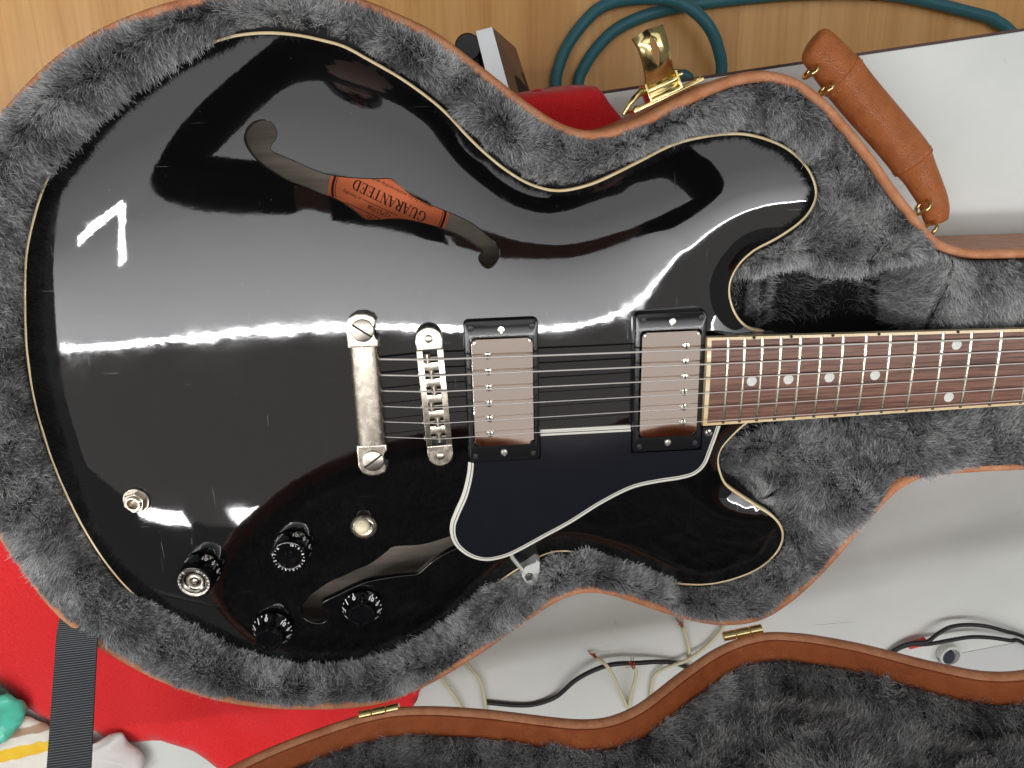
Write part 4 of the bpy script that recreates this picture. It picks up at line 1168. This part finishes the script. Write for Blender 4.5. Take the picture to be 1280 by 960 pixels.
# toggle switch
loc, R = on_top(-54.2, -88.4)
v, f = lathe([(5, 0.1), (8.3, .1), (8.5, .6), (8.2, 1.3), (7.2, 2.2), (6.6, 2.6), (6.0, 2.6), (5.6, 1.6), (4.2, 1.0), (.05, 1.0)], 36, cap=False)
tog = mesh("toggle_switch", v, f, M['nickel'], guitar, loc=loc, rot=R, glob=False, smooth='angle')
v, f = lathe([(2.2, 0), (2.4, 2.5), (3.8, 4), (4.9, 6.2), (5.0, 8.0), (4.3, 9.6), (2.7, 10.6), (.05, 10.9)], 24, cap=False)
mesh("switch_tip", v, f, M['cream'], tog, loc=loc, rot=R @ Matrix.Rotation(-.52, 3, 'X') @ Matrix.Rotation(-.06, 3, 'Y'), glob=False, smooth=True)
# output jack
loc, R = on_top(-192.8, -62.6)
v, f = lathe([(4, .1), (8.3, .1), (8.5, .5), (8.1, 1.2), (4, 1.2)], 36); jk = mesh("output_jack", v, f, M['nickel_bright'], guitar, loc=loc, rot=R, glob=False, smooth='angle')
mb = MB(); v, f = lathe([(4.4, 1.2), (7.0, 1.2), (7.0, 4.0), (6.5, 4.4), (4.4, 4.4)], 6, cap=False, phase=.3); mb.add(v, f)
mb.build("hex_nut", M['nickel'], jk, loc=loc, rot=R, glob=False)
v, f = lathe([(5.0, 4.2), (5.0, 5.4), (4.6, 5.8), (3.5, 5.8), (3.3, 5.4), (3.3, -6)], 28, cap=False)
mesh("sleeve", v, f, M['nickel'], jk, loc=loc, rot=R, glob=False, smooth='angle')
v, f = lathe([(.05, .9), (3.35, .9)], 20, cap=False); mesh("socket", v, f, M['slot'], jk, loc=loc, rot=R, glob=False)

# ================================================================== small things round the case
def cable(name, path, r, material, label, cat, group=None, n=8):
    v, f = tube(catmull(path, n), r, 10)
    o = mesh(name, v, f, material, smooth=True); tag(o, label, cat, group); return o
Z0 = FZ + 9.2
FS = (444.3 - FZ) / (444.3 + 395.0)
def fl(x, y): return (9.66 + (x - 9.66) * FS, 142.13 + (y - 142.13) * FS)
c1 = [(118, 150), (124.1, 199.1), (125.5, 212.3), (134.6, 235.8), (150.0, 256.5), (167.7, 272.4), (188.0, 279.1), (216.1, 279.9), (239.3, 276.2), (260.4, 264.5), (276.8, 247.9), (287.0, 228.8), (292.0, 209.4), (290, 170)]
zz = [0, 0, 0, 0, 0, 0, 3, 9, 16, 20, 20, 17, 13, 6]
cable("looped_hose", [(*fl(x, y), Z0 + z * 1.6) for (x, y), z in zip(c1, zz)], 8.4, M['teal_cable'], "teal rubber hose in a round loop on the wooden floor", "hose")
cable("trailing_hose", [(*fl(x, y), Z0) for x, y in [(146, 150), (147.5, 201.1), (152.6, 216.6), (165.5, 235.3), (183.3, 251.5), (203.7, 261.7), (229.2, 269.4), (254.8, 273.8), (280.6, 276.9), (314.2, 280.1), (380, 284), (470, 282), (569.7, 262.3), (587.2, 256.1), (604.2, 246.2), (640, 215)]], 8.4, M['teal_cable'], "teal rubber hose curving inside the loop and off along the floor", "hose")
cable("short_hose", [(*fl(x, y), Z0) for x, y in [(215, 175), (226, 203), (239.0, 209.1), (252.2, 209.6), (263.0, 205.6), (272, 180)]], 8.0, M['teal_cable'], "short bend of teal hose peeping out behind the gold latch", "hose")

# metal housing standing on the floor
mh = empty("metal_housing", (*fl(66, 226), FZ))
tag(mh, "silver metal housing with a slotted bronze side standing on the wooden floor", "housing")
hz = FZ + 120
K = (444 - (-395)) ; 
def hs(x, y, z):     # floor-plane footprint seen at height z keeps its direction from above
    s = (444.3 - z) / (444.3 + 395.0); return (9.66 + (x - 9.66) * s, 142.13 + (y - 142.13) * s, z)
zh = -330.0
A_ = [hs(45.1, 254.4, zh), hs(61.5, 258.1, zh), hs(78, 196, zh), hs(60, 190, zh)]
B_ = [(p[0], p[1], FZ + .5) for p in A_]
mb = MB(); mb.add(A_ + B_, [(0, 3, 2, 1), (0, 1, 5, 4), (1, 2, 6, 5), (2, 3, 7, 6), (3, 0, 4, 7), (4, 5, 6, 7)])
mb.build("front_plate", M['alu'], mh)
p1, p2 = np.array(A_[1]), np.array(A_[2]); sd = p2 - p1
ex = np.array([24., -3.0, 0])
q = [p1 + [.4, 0, -1], p2 + [.4, 0, -1], p2 + ex + [0, 0, -26], p1 + ex + [0, -12, -26]]
qb = [(p[0], p[1], FZ + .5) for p in q]
mb = MB(); mb.add([tuple(p) for p in q] + qb, [(0, 1, 2, 3), (0, 4, 5, 1), (1, 5, 6, 2), (2, 6, 7, 3), (3, 7, 4, 0)])
sidep = mb.build("side_panel", M['alu_side'], mh)
def onside(a, b, dz=.5): 
    t0 = np.array(q[0]) + (np.array(q[1]) - q[0]) * a; t1 = np.array(q[3]) + (np.array(q[2]) - q[3]) * a
    p = t0 + (t1 - t0) * b; return (p[0], p[1], p[2] + dz)
mb = MB(); mb.add([onside(.52, .42), onside(.95, .42), onside(.95, .95), onside(.52, .95)], [(0, 1, 2, 3)]); mb.build("slot", M['dark'], mh)
v, f = lathe([(1, 0), (11, 0), (12.5, 2), (12.5, 10), (11, 12), (1, 12)], 24)
ck = hs(37, 241, zh + 6)
mesh("knob", v, f, M['dark'], mh, loc=(ck[0], ck[1], zh - 14), glob=False, smooth='angle')
v, f = box(-9, 9, -20, 12, FZ + .5, zh - 14, 2); mesh("knob_post", v, f, M['dark'], mh, loc=(ck[0] + 2, ck[1] - 4, 0), glob=False)

# leads on the table between case and lid
zt = -92.6
cable("black_lead", [(20, -300, zt), (46.6, -305.5, zt), (63.5, -305.8, zt), (80.5, -298.2, zt + 2), (95.3, -280.8, zt + 6), (110.1, -269.8, zt + 9), (126.9, -265.1, zt + 9), (148.0, -266.4, zt + 8), (165.1, -269.0, zt + 5), (181.1, -274.0, zt + 2), (210, -290, zt)], 1.9, M['black_cable'], "thin black lead arching across the table between case and lid", "cable")
def wire(name, path, label, frayed=None):
    o = empty(name, path[0]); tag(o, label, "wire", "loose cream wires under the case lid")
    v, f = tube(catmull(path, 7), 1.5, 8); mesh("insulation", v, f, M['cream_wire'], o, smooth=True)
    if frayed is not None:
        a = np.array(path[0 if frayed == 0 else -1]); b = np.array(path[1 if frayed == 0 else -2]); d = a - b; d /= np.linalg.norm(d)
        mb = MB()
        for k in range(9):
            e = a + d * rng.uniform(5, 9) + rng.normal(0, 2.0, 3); e[2] = max(e[2], -94.0)
            mb.add(*tube(catmull([a - d * 1, a + d * 3 + rng.normal(0, .8, 3), e], 4), .32, 5))
        mb.build("frayed_copper", M['copper'], o, smooth=True)
wire("cream_wire", [(-18, -262, zt), (-11.5, -276.1, zt + 2), (-3.0, -292.8, zt + 2), (4, -312, zt)], "short cream wire nearest the hinge on the red cloth side")
wire("cream_wire", [(2, -250, zt), (9.6, -263.3, zt + 2), (17.3, -276.2, zt + 2), (20.4, -295.0, zt + 2), (21, -312, zt)], "bent cream wire coming out from under the plush case waist")
wire("cream_wire", [(114, -260.2, zt + 6), (121.0, -263.6, zt + 13), (128.3, -278.5, zt + 13), (137.3, -304.3, zt + 2), (142, -318, zt)], "cream wire with frayed copper end crossing over the black lead", 0)
wire("cream_wire", [(143.2, -268, zt + 12), (145.2, -274.3, zt + 12), (143.7, -302.4, zt + 3), (143, -318, zt)], "upright cream wire with curled copper end beside the black lead", 0)
wire("cream_wire", [(185.6, -239, zt + 2), (189.0, -247.4, zt + 2), (192.0, -259.3, zt + 1), (194, -275, zt)], "short cream wire with copper tip close to the hinge by the horn", 0)
wire("cream_wire", [(224, -238, zt), (218.2, -245.4, zt + 2), (207.4, -259.1, zt + 2), (189.9, -269.4, zt + 5), (174.7, -275.5, zt + 4), (166.0, -282.2, zt + 2), (162.4, -290.9, zt + 1), (161, -310, zt)], "long cream wire curling past the hinge under the lid")
zr = -84
pl = empty("twin_lead", (390, -270, -94)); tag(pl, "pair of black leads with a red end sleeve at the table's far side", "cable")
v, f = tube(catmull([(352, -300, -92), (372, -278, -91), (384.5, -269.5, zr - 4), (396.0, -266.0, zr), (404.0, -259.5, zr), (415.0, -253.2, zr), (430.8, -252.2, zr), (448.3, -255.3, zr), (466.5, -261.8, zr), (484.2, -269.9, zr - 3), (540, -300, -92)], 7), 1.7, 10); mesh("lead", v, f, M['black_cable'], pl, smooth=True)
v, f = tube(catmull([(352, -302, -92), (372, -279.5, -91), (384.5, -271.0, zr - 4), (397.3, -268.6, zr), (415.0, -266.5, zr), (434.8, -264.7, zr), (453.2, -266.8, zr), (471.2, -271.1, zr), (485.3, -276.2, zr - 3), (535, -312, -92)], 7), 1.7, 10); mesh("lead", v, f, M['black_cable'], pl, smooth=True)
v, f = tube(catmull([(384, -274, -89.5), (391, -270.5, -88.5), (397.5, -268.5, -88)], 5), [2.6, 2.8, 3.0, 3.2, 3.4, 3.6, 3.8, 4, 4.1, 4.1, 4.1], 12, ell=.8); mesh("end_sleeve", v, f, M['red_plastic'], pl, smooth='angle')
bt = empty("clear_plastic_pot", (421, -282, -94.8)); tag(bt, "small clear plastic pot with dark core beside the twin black leads", "pot")
v, f = lathe([(9, -94.7), (9.6, -94.2), (9.6, -88), (8.8, -87.2), (7.8, -87.2), (7.6, -92)], 28, cap=False); mesh("rim", v, f, M['clear'], bt, loc=(423, -286, 0), glob=False, smooth='angle')
v, f = lathe([(7, -94.6), (7.2, -90), (6.2, -88.6), (.05, -88.4)], 24, cap=False); mesh("core", v, f, mat("navy_plastic", srgb(52, 54, 66), .35), bt, loc=(421, -288, 0), glob=False, smooth='angle')
v, f = prism([(437.1, -288.5), (530, -276), (560, -330), (400, -345), (380, -310)], -94.9, -94.2)
tag(mesh("grey_sheet", v, f, M['paper']), "flat grey sheet lying on the table beyond the lid", "sheet")

# heap at the lower left corner of the table
nb1, nb2, nb3 = Noise(34, 8), Noise(28, 8), Noise(48, 8)
def mound(cx, cy, rx, ry, h, nz_, amp, z0=-94.6):
    def fn(x, y):
        d = np.clip(1 - ((x - cx) / rx) ** 2 - ((y - cy) / ry) ** 2, 0, 1)
        fold = np.abs(nz_(x, y))
        return x, y, z0 + h * d ** .5 + amp * (fold - .3) * np.minimum(d * 3, 1)
    return fn
def blob(cx, cy, rx, ry, ph=0., j=.08): return [(cx + rx * (1 + j * math.sin(3 * t + ph)) * math.cos(t), cy + ry * (1 + j * math.cos(4 * t + ph)) * math.sin(t)) for t in np.linspace(0, 2 * math.pi, 30, endpoint=False)]
tw = cloth("striped_towel", blob(-362, -338, 72, 60, .5), mound(-362, -338, 84, 72, 9, nb2, 2.2), 4, M['towel_white'])
tag(tw, "white towel with brown and yellow stripes in a heap on the table corner", "towel")
m = M['towel_white']; N_, L_, b_ = nodes(m)
tc = N_.new("ShaderNodeTexCoord"); sep = N_.new("ShaderNodeSeparateXYZ"); L_.new(tc.outputs["Object"], sep.inputs[0])
mth = N_.new("ShaderNodeMath"); mth.operation = 'MULTIPLY_ADD'; L_.new(sep.outputs["X"], mth.inputs[0]); mth.inputs[1].default_value = -.17; L_.new(sep.outputs["Y"], mth.inputs[2])
mp_ = N_.new("ShaderNodeMapRange"); mp_.inputs["From Min"].default_value = -.270; mp_.inputs["From Max"].default_value = -.210; L_.new(mth.outputs[0], mp_.inputs["Value"])
cr = ramp(m, mp_.outputs["Result"], [(0, srgb(228, 224, 212)), (.27, srgb(228, 224, 212)), (.29, srgb(236, 190, 40)), (.45, srgb(240, 198, 50)), (.47, srgb(232, 228, 216)), (.58, srgb(232, 228, 216)), (.60, srgb(178, 146, 120)), (.70, srgb(182, 152, 126)), (.72, srgb(232, 228, 216)), (.9, srgb(206, 220, 188))])
cr.node.color_ramp.interpolation = 'LINEAR'
link(m, cr, "Base Color"); bump(m, noise(m, coords(m), 900, 3, .6), .5, .001)
bagz = mound(-392, -268, 56, 46, 22, nb1, 7)
bag = cloth("plastic_bag", blob(-392, -268, 50, 38, 1.2), bagz, 4, M['teal_bag'], .4)
tag(bag, "crumpled shiny teal plastic bag in the table corner", "bag")
wc = cloth("white_cloth", blob(-287, -324, 27, 27, 2.0), mound(-287, -324, 32, 32, 9, nb3, 5), 3, M['white_cloth'])
tag(wc, "small crumpled white cloth beside the black strap", "cloth")

# ================================================================== the photographer, seen only as a dark shape in the lacquer
def skin_body(name, chains, material, parent, sub=2):
    """chains: lists of (x, y, z, radius); a point given twice is one joint"""
    bm = bmesh.new(); sk = bm.verts.layers.skin.verify(); tab = {}
    for ch in chains:
        prev = None
        for x, y, z, r in ch:
            key = (x, y, z)
            if key not in tab:
                vv = bm.verts.new(w3(key)); vv[sk].radius = (r * .001, r * .001); tab[key] = vv
                if len(tab) == 1: vv[sk].use_root = True
            if prev is not None and prev is not tab[key]:
                try: bm.edges.new((prev, tab[key]))
                except ValueError: pass
            prev = tab[key]
    me = bpy.data.meshes.new(name); bm.to_mesh(me); bm.free(); me.materials.append(material)
    o = bpy.data.objects.new(name, me); COL.objects.link(o)
    s = o.modifiers.new("skin", 'SKIN'); s.use_smooth_shade = True
    o.modifiers.new("subdivision", 'SUBSURF').levels = sub; o.modifiers["subdivision"].render_levels = sub
    return put(o, parent)
skin_m = mat("skin", srgb(196, 150, 126), .5); shirt_m = mat("black_shirt", (.012, .012, .013), .9); trouser_m = mat("dark_trousers", (.02, .022, .03), .9); hair_m = mat("black_hair", (.01, .009, .008), .5)
person = empty("person", (10, 560, FZ))
tag(person, "person in a black shirt leaning over the guitar, holding a phone with both hands", "person")
pel = (10, 590, 60, 130); spi = (10, 570, 230, 120); che = (10, 530, 420, 135); nek = (10, 528, 575, 58); hd0 = (10, 540, 640, 70); hd1 = (10, 535, 715, 84)
body = [[pel, spi, che, nek, hd0, hd1]]
shirt = [[(10, 590, 40, 150), (10, 570, 230, 138), (10, 530, 420, 158), (10, 526, 545, 78)]]
for s in (-1, 1):
    sh = (10 + s * 185, 500, 510, 56); el = (10 + s * 420, 195, 560, 44); wr = (10 + s * 122, 136, 490, 27); pa = (10 + s * 98, 130, 482, 32)
    body.append([che, sh, (10 + s * 320, 340, 540, 48), el, (10 + s * 270, 160, 530, 38), wr, pa])
    shirt.append([(10, 530, 420, 158), (10 + s * 185, 500, 511, 74), (10 + s * 320, 340, 541, 68), (10 + s * 421, 195, 561, 64), (10 + s * 270, 160, 531, 56), (10 + s * 156, 142, 499, 42)])
    for k, (fx_, ln) in enumerate(((-24, 46), (-8, 54), (8, 52), (23, 42))):      # fingers behind the phone
        a0 = (pa[0] + s * -8, pa[1] + fx_ * .9, pa[2] + 8, 11)
        body.append([pa, a0, (a0[0] - s * ln * .55, a0[1] - 2, a0[2] + 12, 9), (a0[0] - s * ln, a0[1] - 4, a0[2] + 4, 8)])
    body.append([pa, (pa[0] - s * 10, pa[1] - 26, pa[2] + 20, 11), (pa[0] - s * 34, pa[1] - 22, pa[2] + 32, 9)])
    hip = (10 + s * 85, 590, 20, 92); kn_ = (10 + s * 95, 560, -340, 60); an = (10 + s * 100, 600, -690, 42); toe = (10 + s * 108, 470, -722, 30)
    body.append([pel, hip, kn_, an, toe])
skin_body("body", body, skin_m, person)
skin_body("shirt", shirt, shirt_m, person)
tr_ = [[(10, 590, 60, 150), (10 + s * 85, 590, 20, 106), (10 + s * 95, 560, -340, 78), (10 + s * 100, 600, -680, 62)] for s in (-1, 1)]
skin_body("trousers", tr_, trouser_m, person)
v, f = lathe([(.5, 96), (40, 90), (72, 66), (90, 30), (94, -8), (86, -40), (70, -62)], 24, cap=False)
mesh("hair", [(10 + x, 549 + y * 1.05, 718 + z) for x, y, z in v], f, hair_m, person, smooth=True)
for s in (-1, 1):
    v, f = lathe([(.3, 9), (6, 7), (9, 2), (9, -4)], 12, cap=False)
    mesh("eye", [(10 + s * 32 + x, 460 - z, 708 + y) for x, y, z in v], f, mat("eye", (.05, .04, .035), .2), person, smooth=True)
v, f = box(-10, 10, -16, 12, -24, 22, 7); mesh("nose", [(10 + x, 451 + y, 690 + z) for x, y, z in v], f, skin_m, person, smooth=True)
v, f = box(-24, 24, -5, 8, -5, 5, 4); mesh("mouth", [(10 + x, 461 + y, 656 + z) for x, y, z in v], f, mat("lips", srgb(170, 104, 92), .5), person, smooth=True)
# phone, its lens at the camera
phone = empty("phone", (9.7, 142, 452)); tag(phone, "black phone held flat above the guitar, lens facing down", "phone")
cm = cam.matrix_world.to_3x3()
pv, pf = box(-38, 122, -52, 24, 5, 13, 3)
base = np.array((9.663, 142.13, 444.318))
mesh("phone_body", [tuple(base + np.array(cm @ Vector((-(x - 0), y, z)))) for x, y, z in pv], pf, mat("phone_black", (.01, .01, .012), .3), phone)
pv, pf = box(-36, 120, -50, 22, 13.02, 13.4, .1)
mesh("screen", [tuple(base + np.array(cm @ Vector((-(x - 0), y, z)))) for x, y, z in pv], pf, mat("screen_glass", (.02, .02, .022), .1), phone)
